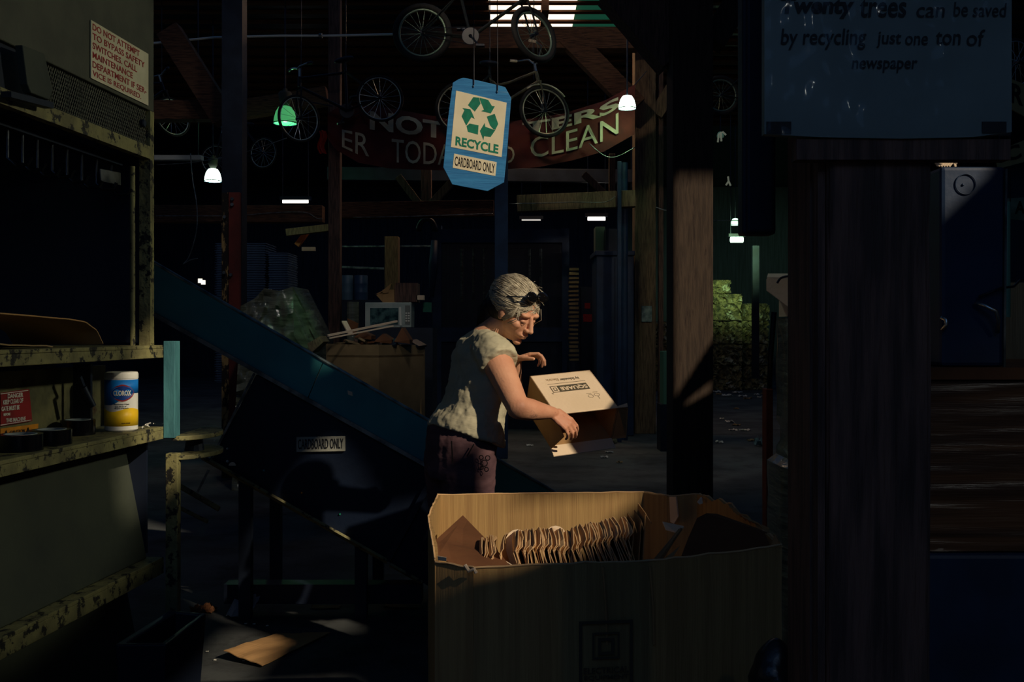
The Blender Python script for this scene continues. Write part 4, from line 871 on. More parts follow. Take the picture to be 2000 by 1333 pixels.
# ================================================================ the tipped carton
TL = P(1035, 735, 4.12); TR = P(1152, 723, 4.215); BLc = P(1086, 808, 3.90)
ba = TR - TL; bb = BLc - TL; bb = bb - ba * (bb.dot(ba) / ba.dot(ba)); bc = ba.cross(bb).normalized() * .16; bn_ = -bc.normalized()
hb = thing('carton', 'open brown carton held out by the woman, printed upside down on its lit side', 'box', TL + (ba + bb + bc) * .5)
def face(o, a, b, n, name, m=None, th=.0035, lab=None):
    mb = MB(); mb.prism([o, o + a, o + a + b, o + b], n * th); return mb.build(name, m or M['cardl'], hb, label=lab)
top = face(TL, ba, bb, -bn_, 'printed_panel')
face(TL + bc, ba, bb, bn_, 'lower_panel', M['card']); face(TL, bb, bc, ba.normalized(), 'side_panel', M['card']); face(TL + ba, bb, bc, -ba.normalized(), 'side_panel', M['card']); face(TL, ba, bc, bb.normalized(), 'end_panel', M['card'])  # darker kraft on the sides and inside paints their shade
BL, BR = TL + bb, TL + ba + bb
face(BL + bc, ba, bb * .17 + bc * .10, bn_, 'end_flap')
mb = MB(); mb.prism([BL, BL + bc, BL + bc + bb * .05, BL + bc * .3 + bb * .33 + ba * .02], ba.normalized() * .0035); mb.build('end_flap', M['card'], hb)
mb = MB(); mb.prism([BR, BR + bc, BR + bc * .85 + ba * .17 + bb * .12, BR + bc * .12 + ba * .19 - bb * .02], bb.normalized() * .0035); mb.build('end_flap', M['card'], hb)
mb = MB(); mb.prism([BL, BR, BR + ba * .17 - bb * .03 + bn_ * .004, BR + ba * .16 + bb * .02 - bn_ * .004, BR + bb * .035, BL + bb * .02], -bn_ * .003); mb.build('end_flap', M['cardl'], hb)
def onb(s, t): return TL + ba * s + bb * t + bn_ * .0006
pm = mat('printed_ink', sr(84, 78, 62), None, bump=0)
def quad(s0, s1, t0, t1, name, m, par, th=.0004, up=0):
    mb = MB(); mb.prism([onb(s0, t0) + bn_ * up, onb(s1, t0) + bn_ * up, onb(s1, t1) + bn_ * up, onb(s0, t1) + bn_ * up], bn_ * th); return mb.build(name, m, par)
lgo = quad(.30, .785, .33, .495, 'logo_block', pm, top)
mb = MB()
for s0, s1, t0, t1 in ((.185, .30, .33, .342), (.185, .30, .483, .495), (.185, .196, .342, .483), (.222, .275, .372, .384), (.222, .275, .442, .454), (.222, .231, .384, .442), (.266, .275, .384, .442)):
    mb.prism([onb(s0, t0), onb(s1, t0), onb(s1, t1), onb(s0, t1)], bn_ * .0004)
mb.build('logo_square', pm, top)
def utext(s, s0, s1, t0, t1, m, par, bold=.0, up=0):
    # reads upside down: starts at s1 and runs towards s0, letters' tops towards the open end
    text(s, onb(s1, t0) + bn_ * up, onb(s0, t0) + bn_ * up, onb(s1, t1) + bn_ * up, m, par, bold=bold, thick=.0005)
utext('SQUARE', .33, .765, .36, .465, M['cardl'], lgo, .03, .0006)
utext('by Schneider', .42, .73, .135, .215, pm, top, .012); utext('Electric', .20, .40, .135, .20, mat('faint_ink', sr(170, 144, 106), None, bump=0), top)
quad(.18, .80, .268, .274, 'printed_line', pm, top)
utext('TM', .155, .18, .50, .53, pm, top)
mb = MB()
for cs_, ct in ((.82, .66), (.71, .68)):
    c0 = onb(cs_, ct); mb.torus(c0, bn_, .011, .0007, 16, 4); mb.tube([c0 + bb * .03, c0 + bb * .11], .0008, 4) if cs_ > .8 else None; mb.tube([c0 - ba * .04 - bb * .07, c0 + ba * .04 - bb * .07], .0008, 4)
mb.build('handling_symbols', pm, top)

# ================================================================ the hanging sign
YS = 4.6
def Sg(x, y, d=0): return P(860 + x / 5.552, 145 + y / 5.552, YS - d)
hs = thing('hanging_sign', 'blue tag-shaped board hanging from two strings, green recycle symbol, cardboard only', 'sign', Sg(400, 650))
M['bluep'] = mat('brushed_blue_paint', sr(50, 132, 190), sr(38, 112, 170), 7, .7, bump=.25, bscale=30, stretch=(.6, 1, 9), c3=sr(110, 165, 195), s3=5, t3=.68, w3=.05)
mb = MB(); mb.prism([Sg(*p) for p in ((250, 38), (430, 72), (620, 118), (703, 140), (768, 258), (722, 850), (690, 1175), (512, 1268), (300, 1230), (128, 1195), (32, 1010), (80, 500), (135, 92), (195, 55))], (0, .012, 0)); mb.build('board', M['bluep'], hs, bevel=.0015)
M['sgp'] = mat('sign_cream_paper', sr(232, 224, 192), sr(222, 212, 180), 6, .75, bump=.03)
mb = MB(); mb.prism([Sg(*p) for p in ((172, 178), (720, 310), (665, 900), (115, 790))], (0, -.0012, 0)); pp = mb.build('paper_panel', M['sgp'], hs)
mb = MB(); mb.prism([Sg(*p) for p in ((150, 862), (612, 955), (597, 1105), (135, 1015))], (0, -.0012, 0)); p2 = mb.build('paper_panel', M['sgp'], hs)
ARR = [[(357, 250), (418, 254), (437, 320), (375, 405), (300, 335)], [(425, 255), (520, 280), (560, 345), (592, 348), (548, 425), (445, 400), (475, 385), (428, 275)],
       [(505, 460), (590, 430), (628, 540), (598, 602), (575, 596), (540, 555)], [(598, 606), (545, 682), (475, 672), (468, 715), (430, 615), (482, 528), (487, 570), (572, 600)],
       [(285, 562), (318, 535), (415, 555), (408, 655), (300, 625)], [(240, 368), (325, 380), (350, 430), (372, 485), (338, 466), (282, 558), (232, 455), (262, 390)]]
mb = MB()
for a in ARR: mb.prism([Sg(x, y, .0013) for x, y in a], (0, -.0006, 0))
mb.build('recycle_symbol', M['greeni'], pp)
text('RECYCLE', Sg(163, 772, .0013), Sg(628, 866, .0013), Sg(168, 672, .0013), M['greeni'], pp, bold=.035, thick=.0006)
text('CARDBOARD ONLY', Sg(155, 992, .0013), Sg(588, 1078, .0013), Sg(160, 888, .0013), M['ink'], p2, bold=.012, thick=.0006)
for x, x2, y in ((365, 350, 112), (622, 580, 172)):
    mb = MB(); a = Sg(x, y, .004); b = Sg(x2, -830, 0); mb.tube([a + V((0, 0, -.012)), a + V((-.004, 0, -.004)), a, V((b.x, YS, 6.4))], .0022, 6); mb.build('string', M['black'], hs)

# ================================================================ the banner
def interp(pts, x):
    for (a, b), (c, d) in zip(pts, pts[1:]):
        if x <= c: return b + (d - b) * (x - a) / (c - a)
    return pts[-1][1]
BT = [(640, 222), (655, 212), (700, 205), (760, 211), (880, 233), (1000, 237), (1100, 222), (1180, 197), (1240, 165)]
BB = [(640, 270), (655, 292), (700, 318), (760, 329), (860, 333), (950, 333), (1050, 327), (1120, 313), (1180, 296), (1240, 262)]
def Bn(px, v, d=0):
    yb = interp(BB, px); yt = interp(BT, px); y = yb + (yt - yb) * v
    f = .05 * math.sin((v * 9) + (px - 940) * .012 * (1 if px < 940 else -1)) * v * v + .02 * noise.noise(V((px * .02, v * 5, 0)))
    return P(px, y, 13.1 + f - d)
bnr = thing('banner', 'sagging red cloth banner with cream lettering strung across the roof space', 'banner', P(940, 330, 13.1))
mb = MB(); mb.grid(lambda u, v: Bn(640 + 600 * u, v), 90, 22, thick=(0, .006, 0))
mb.build('cloth', mat('faded_red_cloth', sr(104, 44, 38), sr(84, 36, 34), 4, .9, bump=.4, bscale=8), bnr, smooth='auto')
M['cream2'] = mat('cream_cloth_paint', sr(222, 206, 170), sr(190, 176, 150), 5, .85, bump=.2)
def btext(s, x0, x1, v0, v1, bold=0.0): return text(s, 0, 0, 0, M['cream2'], bnr, bold=bold, fn=lambda u, v: (Bn(x0 + (x1 - x0) * u, v0 + (v1 - v0) * v, .03), Bn(x0 + (x1 - x0) * u, v0 + (v1 - v0) * v, .036)))
btext('ER', 668, 721, .14, .52); btext('TODAY', 765, 908, .10, .50); btext('AND', 925, 1005, .12, .48); btext('CLEAN', 1036, 1208, .20, .62)
btext('NOT', 722, 868, .60, .92, .03); btext('TERS', 1020, 1210, .70, .94, .03)
mb = MB(); mb.tube([P(560, 190, 13.1), P(650, 208, 13.1)], .008, 5); mb.tube([P(1236, 170, 13.1), P(1262, 140, 14.2)], .008, 5); mb.build('tie_rope', M['black'], bnr)
mb = MB(); mb.grid(lambda u, v: P(622 + 14 * u + 3 * math.sin(v * 7), 255 + 45 * v, 13.0) + V((0, .04 * math.sin(u * 9), 0)), 8, 10, thick=(0, .005, 0)); mb.build('red_rag', mat('bright_red_cloth', sr(170, 44, 36), None, bump=.3), label='small bright red rag hanging left of the red banner', cat='cloth')

# ================================================================ bicycles
def bicycle(label, kind, steer, wr=.33, wb=1.08):
    rt_ = thing('bicycle', label, 'bicycle', (0, 0, 0), None)
    rc = V((-wb / 2, 0, 0)); fc = V((wb / 2, 0, 0)); ht = V((wb / 2 - .16, 0, .50)); hb_ = V((wb / 2 - .12, 0, .38)); ax = (hb_ - ht).normalized()
    Rm = Matrix.Rotation(steer, 4, (ht - hb_).normalized())
    def S(p): return hb_ + Rm @ (V(p) - hb_)
    fat = {'bmx': .032, 'cruiser': .022, 'road': .016}[kind]
    pm_ = M['frame_' + kind]
    def wheel(c, axis, name, fn):
        q = MB(); q.torus(c, axis, wr - fat * 2.2, fat * .45, 44, 6); w_ = q.build(name, M['rim_' + kind], rt_, smooth=True)
        q = MB(); q.torus(c, axis, wr - fat, fat, 44, 8); q.build('tyre', M['rubber'], w_, smooth=True)
        q = MB(); a = V(axis).normalized(); u = a.orthogonal().normalized(); v = a.cross(u)
        for k in range(18):
            th = 2 * PI * k / 18; d = u * math.cos(th) + v * math.sin(th); q.tube([c + a * (.03 if k % 2 else -.03) + d * .02, c + d * (wr - fat * 2.2)], .0022, 3)
        q.build('spokes', M['rim_' + kind], w_)
        q = MB(); q.tube([c - a * .05, c + a * .05], .022, 12); q.build('hub', M['blackm'], w_, smooth='auto')
    wheel(rc, (0, 1, 0), 'rear_wheel', None)
    fcs = S(fc); fax = Rm.to_3x3() @ V((0, 1, 0)); wheel(fcs, fax, 'front_wheel', None)
    bb_ = V((-.08, 0, -.04)); st = V((-.20, 0, .46)); q = MB()
    if kind == 'cruiser':
        q.tube([ht, V((.1, 0, .36)), V((-.1, 0, .30)), st + V((.03, 0, -.1))], .018, 8); q.tube([hb_, V((.12, 0, .16)), bb_], .018, 8)
    else:
        q.tube([ht + V((0, 0, -.02)), st + V((.02, 0, -.04))], .016, 8); q.tube([hb_, bb_], .019, 8)
    q.tube([bb_, st + V((-.02, 0, .04))], .016, 8); q.tube([ht, hb_], .022, 8)
    for s in (1, -1):
        q.tube([bb_ + V((0, s * .02, 0)), rc + V((0, s * .06, 0))], .010, 6); q.tube([st + V((0, s * .02, -.02)), rc + V((0, s * .06, 0))], .008, 6)
    q.build('frame', pm_, rt_, smooth='auto')
    q = MB()
    for s in (1, -1): q.tube([S(hb_ + V((.01, s * .05, -.03))), S((hb_ + fc) / 2 + V((.01, s * .055, 0))), S(fc + V((0, s * .055, 0)))], .012, 6)
    q.bar(S(hb_ + V((.01, -.06, -.02))), S(hb_ + V((.01, .06, -.02))), .03, .03); q.build('fork', pm_, rt_, smooth='auto')
    q = MB(); t0 = ht + V((-.03, 0, .10)); q.tube([S(ht), S(t0)], .014, 8)
    if kind == 'road': hp = [(-.02, .28, .02), (.0, .2, .03), (.03, .06, .02), (.03, 0, 0), (.03, -.06, .02), (.0, -.2, .03), (-.02, -.28, .02)]
    else: hp = [(-.22, .33, .12), (-.12, .32, .13), (-.01, .22, .14), (.02, .06, .02), (.02, 0, 0), (.02, -.06, .02), (-.01, -.22, .14), (-.12, -.32, .13), (-.22, -.33, .12)]
    q.tube([S(t0 + V(p)) for p in hp], .011, 8); q.build('handlebar', M['chrome'], rt_, smooth='auto')
    for s in (0, -1):
        q = MB(); e = V(hp[s]); e2 = V(hp[1 if s == 0 else -2]); q.tube([S(t0 + e), S(t0 + e.lerp(e2, .9))], .018, 8); q.build('grip', M['blackm'] if kind != 'cruiser' else M['cardl'], rt_)
    q = MB(); c = st + V((-.03, 0, .12)); q.ell(c, (.13, .075, .035)); q.tube([c, st], .012, 6); q.build('saddle', M['black'], rt_, smooth=True)
    q = MB(); q.lathe([(.02, .045), (.09, .045), (.095, .05), (.09, .055), (.02, .055)], bb_, (0, -1, 0), 24); q.tube([bb_ + V((0, -.06, 0)), bb_ + V((.11, -.06, -.12))], .01, 6); q.tube([bb_ + V((0, .06, 0)), bb_ + V((-.11, .06, .12))], .01, 6)
    q.build('crankset', M['black'], rt_, smooth='auto')
    for s in (1, -1):
        q = MB(); q.box(bb_ + V((-s * .11, s * .11, s * .12)), (.09, .08, .02)); q.build('pedal', M['blackm'], rt_)
    q = MB(); q.tube([bb_ + V((.0, -.05, .09)), rc + V((0, -.05, .04)), rc + V((0, -.05, -.04)), bb_ + V((0, -.05, -.09))], .004, 4); q.build('chain', M['blackm'], rt_)
    if kind == 'cruiser':
        q = MB(); pts = [S(fc + V((math.cos(a) * (wr + .02), 0, math.sin(a) * (wr + .02)))) for a in [PI * .25 + PI * .5 * i / 10 for i in range(11)]]; q.tube(pts, .022, 6, flat=.5); q.build('mudguard', M['cream'], rt_, smooth=True)
    return rt_
M['frame_bmx'] = mat('dull_dark_frame', sr(36, 40, 38), None, rough=.4, metal=.4, bump=0); M['rim_bmx'] = mat('dull_green_rim', sr(120, 140, 122), None, rough=.4, metal=.5, bump=0)
M['frame_cruiser'] = mat('cream_dark_frame', sr(110, 106, 80), sr(40, 42, 44), 3, rough=.4, bump=0); M['rim_cruiser'] = mat('bright_rim', sr(190, 186, 160), None, rough=.35, metal=.5, bump=0)
M['frame_road'] = mat('black_frame', sr(24, 28, 34), None, rough=.3, metal=.3, bump=0); M['rim_road'] = mat('grey_rim', sr(200, 205, 200), None, rough=.35, metal=.6, bump=0)
def place(b, px, py, Y, yaw, pitch=0, roll=0):
    b.location = P(px, py, Y); b.rotation_euler = Euler((roll, pitch, yaw), 'XYZ')
    Mx = Matrix.Translation(b.location) @ b.rotation_euler.to_matrix().to_4x4(); inv = Mx.inverted()
    for lx in (-.2, .38):
        p = Mx @ V((lx, 0, .40)); q = MB(); q.tube([p, V((p.x, p.y, 6.4))], .006, 5)
        me = bpy.data.meshes.new('hanging_cord'); me.from_pydata([inv @ v for v in q.v], [], q.f); o = bpy.data.objects.new('hanging_cord', me); COL.objects.link(o); me.materials.append(M['black']); o.parent = b
b1 = bicycle('fat-tyred dark bicycle hanging highest, above the blue sign', 'bmx', .75, .32, 1.2); place(b1, 934, 66, 10.7, 0.0, math.radians(1))
b2 = bicycle('black bicycle hanging nose-down in front of the green lamp', 'road', .50, .30, 1.06)
b3 = bicycle('cruiser bicycle with pale handlebars and mudguard hanging just right behind the blue sign', 'cruiser', .62, .34, 1.12)
b4 = copy_tree(b2); b5 = copy_tree(b2); b6 = copy_tree(b1); b7 = copy_tree(b2)
place(b2, 664, 212, 12.6, math.radians(180 + 14), math.radians(17)); place(b3, 980, 214, 12.7, math.radians(-14), math.radians(6))
tag(b4, 'small dim bicycle hanging just right of the dark steel column', 'bicycle'); place(b4, 468, 306, 19, math.radians(160), math.radians(4))
tag(b5, 'bicycle mostly hidden behind the machine hood, one bright wheel edge showing', 'bicycle'); place(b5, 262, 222, 14.5, math.radians(25), math.radians(0))
tag(b6, 'dim bicycle wheel and frame hanging right of the wide reddish-brown post', 'bicycle'); place(b6, 1478, 195, 16, math.radians(8), math.radians(5))
tag(b7, 'bicycle at the far right edge, half a wheel showing past the lettered board', 'bicycle'); place(b7, 2050, 130, 12.5, math.radians(20), math.radians(0))
# ================================================================ background machines and clutter
bl = thing('caged_baler', 'tall dark blue caged machine with a mesh gate directly behind the woman', 'machine', P(980, 0, 14.9) * V((1, 1, 0)))
def PB(px0, px1, py0, py1, Y, d): 
    a = P(px0, py0, Y); b = P(px1, py1, Y); return (a.x, b.x, Y, Y + d, max(0, b.z), a.z)
def blk(par, name, px0, px1, py0, py1, Y, d, m, **k):
    mb = MB(); mb.b2(*PB(px0, px1, py0, py1, Y, d)); return mb.build(name, m, par, **k)
blk(bl, 'left_column', 845, 862, 440, 860, 14.9, .2, M['navy']); blk(bl, 'right_column', 1098, 1112, 446, 860, 14.9, .2, M['navy'])
blk(bl, 'header', 862, 1098, 448, 474, 14.9, .25, M['navy']); blk(bl, 'sill', 862, 1098, 640, 668, 14.9, .2, M['navy']); blk(bl, 'lower_panel', 862, 1098, 668, 860, 14.95, .1, M['blackm'])
blk(bl, 'rear_panel', 862, 1098, 474, 640, 16.2, .05, M['black']); blk(bl, 'middle_mullion', 970, 978, 474, 640, 14.92, .1, M['navy'])
mb = MB()
for i in range(34):
    x = 864 + i * 7; mb.bar(P(x, 476, 14.98), P(x + 0, 640, 14.98), .008, .006, up=(0, 1, 0))
for i in range(22):
    y = 478 + i * 7.5; mb.bar(P(862, y, 14.985), P(1098, y, 14.985), .006, .008, up=(0, 1, 0))
mb.build('wire_mesh', M['blackm'], bl)
for px in (902, 925, 946, 990, 1034, 1056):
    mb = MB(); mb.tube([P(px, 486, 15.3), P(px, 590, 15.3)], .022, 8); mb.build('guide_bar', M['steel'], bl, smooth='auto')
mb = MB()
for dx in (-22, 0):
    mb.tube([P(836 + dx * .2 + 16 * math.cos(a * PI / 10), 452 - 24 * math.sin(a * PI / 10), 14.8) for a in range(11)], .03, 6)
mb.build('hose', M['black'], bl, smooth=True)
mb = MB(); mb.tube([P(849, 470, 14.85), P(846, 520, 14.85), P(843, 580, 14.85)], [.05, .07, .03], 8); mb.build('wrapped_pipe', M['navy'], bl, smooth=True)
cp_ = thing('control_station', 'dark control panel with two dim red labels right of the ribbed stack', 'control panel', P(1149, 0, 14.9) * V((1, 1, 0)))
blk(cp_, 'control_panel', 1134, 1164, 560, 860, 14.9, .2, M['blackm'])
blk(cp_, 'red_label', 1142, 1153, 592, 603, 14.88, .015, mat('dim_red_label', sr(140, 30, 34), None)); blk(cp_, 'red_label', 1139, 1157, 614, 629, 14.88, .015, mat('dim_red_label2', sr(170, 30, 40), sr(120, 30, 34), 60))
mb = MB()
rc_ = thing('ribbed_stack', 'narrow upright stack of tan cardboard edges right of the woman\'s head', 'cardboard', P(1121, 0, 14.7) * V((1, 1, 0)))
for i in range(22):
    y = 705 - i * 8.4; mb = MB(); a = P(1112 + R.uniform(-1, 1), y, 14.7); b = P(1130 + R.uniform(-1, 1), y - 4.5 + R.uniform(-1, 1), 14.7); mb.prism([a, V((b.x, 14.7, a.z)), b, V((a.x, 14.7, b.z + R.uniform(-.01, .01)))], (0, .2, 0)); mb.build('sheet_edge', M['cardo'], rc_)
blk(rc_, 'holder', 1110, 1132, 706, 860, 14.68, .3, M['blackm'])
cbn = thing('steel_cabinet', 'dark blue steel cabinet left of the yellow-brown timber post', 'cabinet', P(1203, 0, 14) * V((1, 1, 0)))
blk(cbn, 'body', 1165, 1238, 500, 860, 14, .8, M['navy'], bevel=.01); blk(cbn, 'lid', 1162, 1240, 490, 499.5, 13.96, .9, M['navy'], bevel=.01); blk(cbn, 'door_seam', 1201, 1202, 505, 830, 13.985, .014, M['black'])
z0 = P(0, 490, 14).z
mb = MB(); a = P(1163, 443, 14.3); b = P(1182, 0, 14.3); mb.b2(a.x, b.x, 14.3, 14.6, z0, a.z); mb.build('metal_box', mat('grey_green_enamel', sr(96, 108, 92), None), label='grey-green box standing on the dark blue cabinet', cat='box', bevel=.01)
mb = MB(); a = P(1198, 0, 14.2); mb.prism([V((a.x, 14.2, z0)), V((a.x + .05, 14.2, z0)), V((a.x + .045, 14.2, z0 + .19)), V((a.x + .02, 14.2, z0 + .14))], (0, .05, 0)); mb.build('paper_wedge', M['paper'], label='small white upright scrap standing on the dark blue cabinet', cat='scrap')
mb = MB(); a = P(1183, 0, 14.1); mb.b2(a.x, a.x + .3, 14.1, 14.4, z0, z0 + .32); mb.build('dark_box', M['blackm'], label='small dark box between grey-green box and white scrap on the cabinet', cat='box')
blk(None, 'dark_lattice', 862, 1160, 672, 672.5, 14.5, .01, M['blackm'], label='thin dark rail at the foot of the caged machine', cat='rail') if 0 else None

# boxes and junk left of the woman
gb = thing('gaylord_box', 'large pale cardboard box behind the conveyor heaped with junk', 'box', P(735, 0, 9.1) * V((1, 1, 0)))
g0 = P(637, 672, 9.0); g1 = P(740, 674, 8.8); g2 = P(830, 674, 9.35); g3 = g0 + (g2 - g1)
for nm, a, b in (('front_panel', g0, g1), ('side_panel', g1, g2), ('back_panel', g2, g3), ('end_panel', g3, g0)):
    d = V((b.x - a.x, b.y - a.y, 0)).normalized(); n = V((-d.y, d.x, 0)); mb = MB(); mb.prism([V((a.x, a.y, 0)), V((b.x, b.y, 0)), b, a], n * .01); mb.build(nm, M['cardo'], gb)
mb = MB(); mb.prism([V((g.x, g.y, g0.z - .12)) for g in (g0, g1, g2, g3)], (0, 0, .02)); mb.build('inner_pad', M['cardd'], gb)
zt = g0.z - .1
def junk(x, y, z, s, label, m, cat='cardboard', rot=0, name='cardboard_scrap'):
    mb = MB(); Mx = Euler((R.uniform(-.5, .5), R.uniform(-.5, .5), rot or R.uniform(0, 3))).to_matrix(); mb.box(V((x, y, z)), s, Mx); return mb.build(name, m, label=label, cat=cat, group='junk heaped in the pale box')
for i in range(16):
    a = g0.lerp(g1, R.uniform(.1, .95)) + (g2 - g1) * R.uniform(.1, .9); junk(a.x, a.y, zt + R.uniform(.02, .12), (R.uniform(.1, .26), R.uniform(.06, .16), R.uniform(.006, .03)), 'dim scrap in the heap on top of the large pale box', [M['cardd'], M['blackm'], M['cardo'], M['woodd']][i % 4])
def stick(p0, p1, w, h, m, label, name='wooden_lath', cat='lath'):
    mb = MB(); mb.bar(p0, p1, w, h); return mb.build(name, m, label=label, cat=cat)
stick(P(640, 656, 8.9), P(775, 628, 9.3), .03, .018, M['cardl'], 'upper of two long pale laths lying over the junk heap')
stick(P(643, 661, 8.8), P(768, 637, 9.1), .02, .012, M['cardl'], 'lower of two long pale laths lying over the junk heap')
stick(P(672, 628, 9.2), P(686, 655, 9.1), .05, .012, M['cardl'], 'short pale board standing at the left of the junk heap')
mb = MB(); mb.prism([P(678, 622, 9.3), P(700, 632, 9.3), P(695, 656, 9.3), P(684, 650, 9.3)], (0, .02, 0)); mb.build('cardboard_scrap', M['cardd'], label='brown folded scrap behind the short pale board', cat='cardboard')
for x0, x1, y0, y1 in ((690, 725, 648, 660), (730, 765, 652, 668), (770, 800, 640, 668)):
    mb = MB(); mb.prism([P(x0, y1, 9.0), P((x0 + x1) / 2, y0, 9.1), P(x1, y1 - 4, 9.0), P(x1, y1 + 4, 9.0)], (0, .3, 0)); mb.build('cardboard_scrap', M['cardd'], label={690: 'peaked scrap left in the heap below the microwave', 730: 'peaked scrap in the middle of the heap below the microwave', 770: 'tall dark scrap at the right of the heap below the microwave'}[x0], cat='cardboard')
# stand under the microwave
st_z = P(0, 640, 10.4).z
blk(None, 'crate_stack', 700, 845, 640.5, 900, 10.3, .6, M['blackm'], label='dark crate stack carrying the microwave', cat='crate')
mw = thing('microwave_oven', 'silver microwave oven standing above the junk heap', 'microwave', (P(757, 0, 10.4).x, 10.4, st_z))
mb = MB(); x0, x1 = P(713, 0, 10.4).x, P(803, 0, 10.4).x; zt_ = P(0, 591, 10.4).z; mb.b2(x0, x1, 10.4, 10.75, st_z, zt_); mb.build('housing', mat('pale_steel_case', sr(176, 186, 178), sr(150, 165, 158), 5, .4, metal=.2, bump=.03), mw, bevel=.006)
mb = MB(); a = P(723, 602, 10.39); b = P(778, 634, 10.39); mb.b2(a.x, b.x, 10.385, 10.399, b.z, a.z); mb.build('window', mat('oven_window_glass', (.01, .03, .04, 1), (.08, .16, .16, 1), 14, rough=.12, bump=0), mw)
mb = MB(); a = P(778, 600, 10.38); b = P(783, 636, 10.38); mb.bar(V((b.x, 10.36, b.z)), V((a.x + .02, 10.36, a.z)), .012, .02); mb.build('door_handle', M['white'], mw)
mb = MB(); a = P(791, 597, 10.39); b = P(801, 634, 10.39); mb.b2(a.x, b.x, 10.39, 10.399, b.z, a.z); pn = mb.build('control_panel', mat('grey_keypad', sr(120, 126, 120), None), mw)
for i in range(4):
    for j in range(2):
        mb = MB(); c = P(793.5 + 5 * j, 612 + 5 * i, 10.385); mb.box(c, (.018, .008, .014)); mb.build('button', M['white'], pn)
cb = thing('carton', 'small open brown carton standing on the microwave', 'box', (P(752, 0, 10.45).x, 10.45, zt_))
mb = MB(); mb.b2(P(747, 0, 10.45).x, P(770, 0, 10.45).x, 10.45, 10.7, zt_, P(0, 566, 10.45).z); mb.build('body', M['card'], cb)
mb = MB(); mb.prism([P(747, 568, 10.44), P(765, 553, 10.44), P(758, 572, 10.44), P(733, 575, 10.44)], (0, .01, 0)); mb.prism([P(735, 577, 10.44), P(747, 570, 10.44), P(747, 590, 10.44)], (0, .01, 0)); mb.build('flap', M['card'], cb)
blk(None, 'dark_carton', 771, 815, 553, 590, 10.5, .3, M['woodd'], label='dark carton beside the small open one above the microwave', cat='box')
mb = MB(); mb.b2(*PB(813, 828, 577, 586, 10.5, .1)); mb.build('small_box', M['cardl'], label='small yellowish box right of the microwave top', cat='box')
mb = MB(); mb.b2(*PB(826, 842, 591, 610, 10.6, .1)); mb.build('green_box', mat('dull_green_plastic', sr(30, 92, 74), None), label='small dull green box right of the microwave', cat='box')
blk(None, 'shelf_rack', 668, 745, 586, 900, 12.9, .7, M['blackm'], label='dark rack carrying the two pale drums', cat='rack')
zd = P(0, 586, 12.9).z
for px, w, m_, lab in ((679, 11, 'a', 'pale blue-grey drum on the dark rack, left one of two'), (705, 13, 'b', 'blue-grey drum on the dark rack, right one of two')):
    mb = MB(); p = P(px, 0, 13.15); r = w * 13.15 / F; h = .32; mb.lathe([(0, 0), (r, 0), (r, h * .3), (r * 1.04, h * .33), (r, h * .36), (r, h * .66), (r * 1.04, h * .7), (r, h * .73), (r, h), (r * .95, h + .01), (0, h + .01)], V((p.x, 13.15, zd)), (0, 0, 1), 24)
    mb.build('drum', mat('drum_plastic_' + m_, sr(90, 116, 130) if m_ == 'a' else sr(52, 76, 104), None, rough=.4), label=lab, cat='drum', smooth='auto')
mb = MB(); p = P(689, 0, 12.2); mb.tube([(p.x, 12.2, 0), (p.x, 12.2, P(0, 590, 12.2).z)], .075, 16); mb.build('wrapped_roll', M['film'], label='upright film-wrapped tube in front of the two drums', cat='roll', smooth='auto')
# trays
tr = MB(); tr.b2(-.3, .3, 0, .5, 0, .022); tr.b2(-.315, .315, -.015, .515, .016, .026)
M['tray'] = mat('blue_grey_tray', sr(66, 92, 126), sr(52, 76, 106), 6, .6); M['tray2'] = mat('pale_blue_tray', sr(104, 136, 150), None, rough=.6)
tray = tr.build('plastic_tray', M['tray'], origin=(0, 0, 0)); first = True
tr2 = MB(); tr2.b2(-.3, .3, 0, .5, 0, .022); tr2.b2(-.315, .315, -.015, .515, .016, .026); first2 = True
for col, (px, n0, n1, w, lab) in enumerate(((470, 0, 88, 1.0, 'in the wide stack behind the dark steel column'), (540, 0, 84, .42, 'in the narrow stack right of the dark steel column'))):
    p = P(px, 0, 12.0)
    for i in range(n1):
        if i < 30: continue
        o = tray if first else tray.copy()
        if not first: COL.objects.link(o)
        first = False
        z = i * .0285 + (.03 if i > 60 else 0)
        o.location = (p.x + (0 if col == 0 else .02) + R.uniform(-.006, .006), 12 + .02 * col, z); o.scale = (w * .97 if col == 0 else .38, 1, 1)
        tag(o, 'thin blue-grey plastic tray ' + lab, 'tray', 'plastic trays ' + lab)
mb = MB(); p = P(485, 0, 12.0); mb.b2(P(434, 0, 12).x, P(556, 0, 12).x, 12, 12.5, 0, 30 * .0285); mb.build('wooden_pallet', M['woodd'], label='dark pallets under the blue tray stacks', cat='pallet')
# tilted film-wrapped load
wl = thing('wrapped_load', 'leaning film-wrapped load catching green light behind the conveyor', 'pallet load', P(550, 0, 9.3) * V((1, 1, 0)))
outl = [(430, 620), (470, 598), (497, 584), (516, 563), (545, 569), (572, 560), (594, 604), (626, 664), (604, 679), (600, 1010), (440, 1010)]
def wpt(u, v):
    # front sheet between a left edge and a right edge
    Lp = [(470, 598), (455, 700), (450, 1000)]; 
    top_ = [(470, 598), (497, 584), (516, 563), (545, 569), (572, 560), (626, 664)]
    k = u * 5; i = min(int(k), 4); f = k - i; x = top_[i][0] * (1 - f) + top_[i + 1][0] * f; y = top_[i][1] * (1 - f) + top_[i + 1][1] * f
    xb = 450 + 165 * u; yb = 1000; xx = x + (xb - x) * v; yy = y + (yb - y) * v
    Yd = 9.2 + (.45 * max(0, u - .8) / .2 if u > .8 else 0) + .06 * noise.noise(V((u * 5, v * 14, 3))) + .03 * noise.noise(V((u * 12, v * 40, 8)))
    return P(xx, yy, Yd)
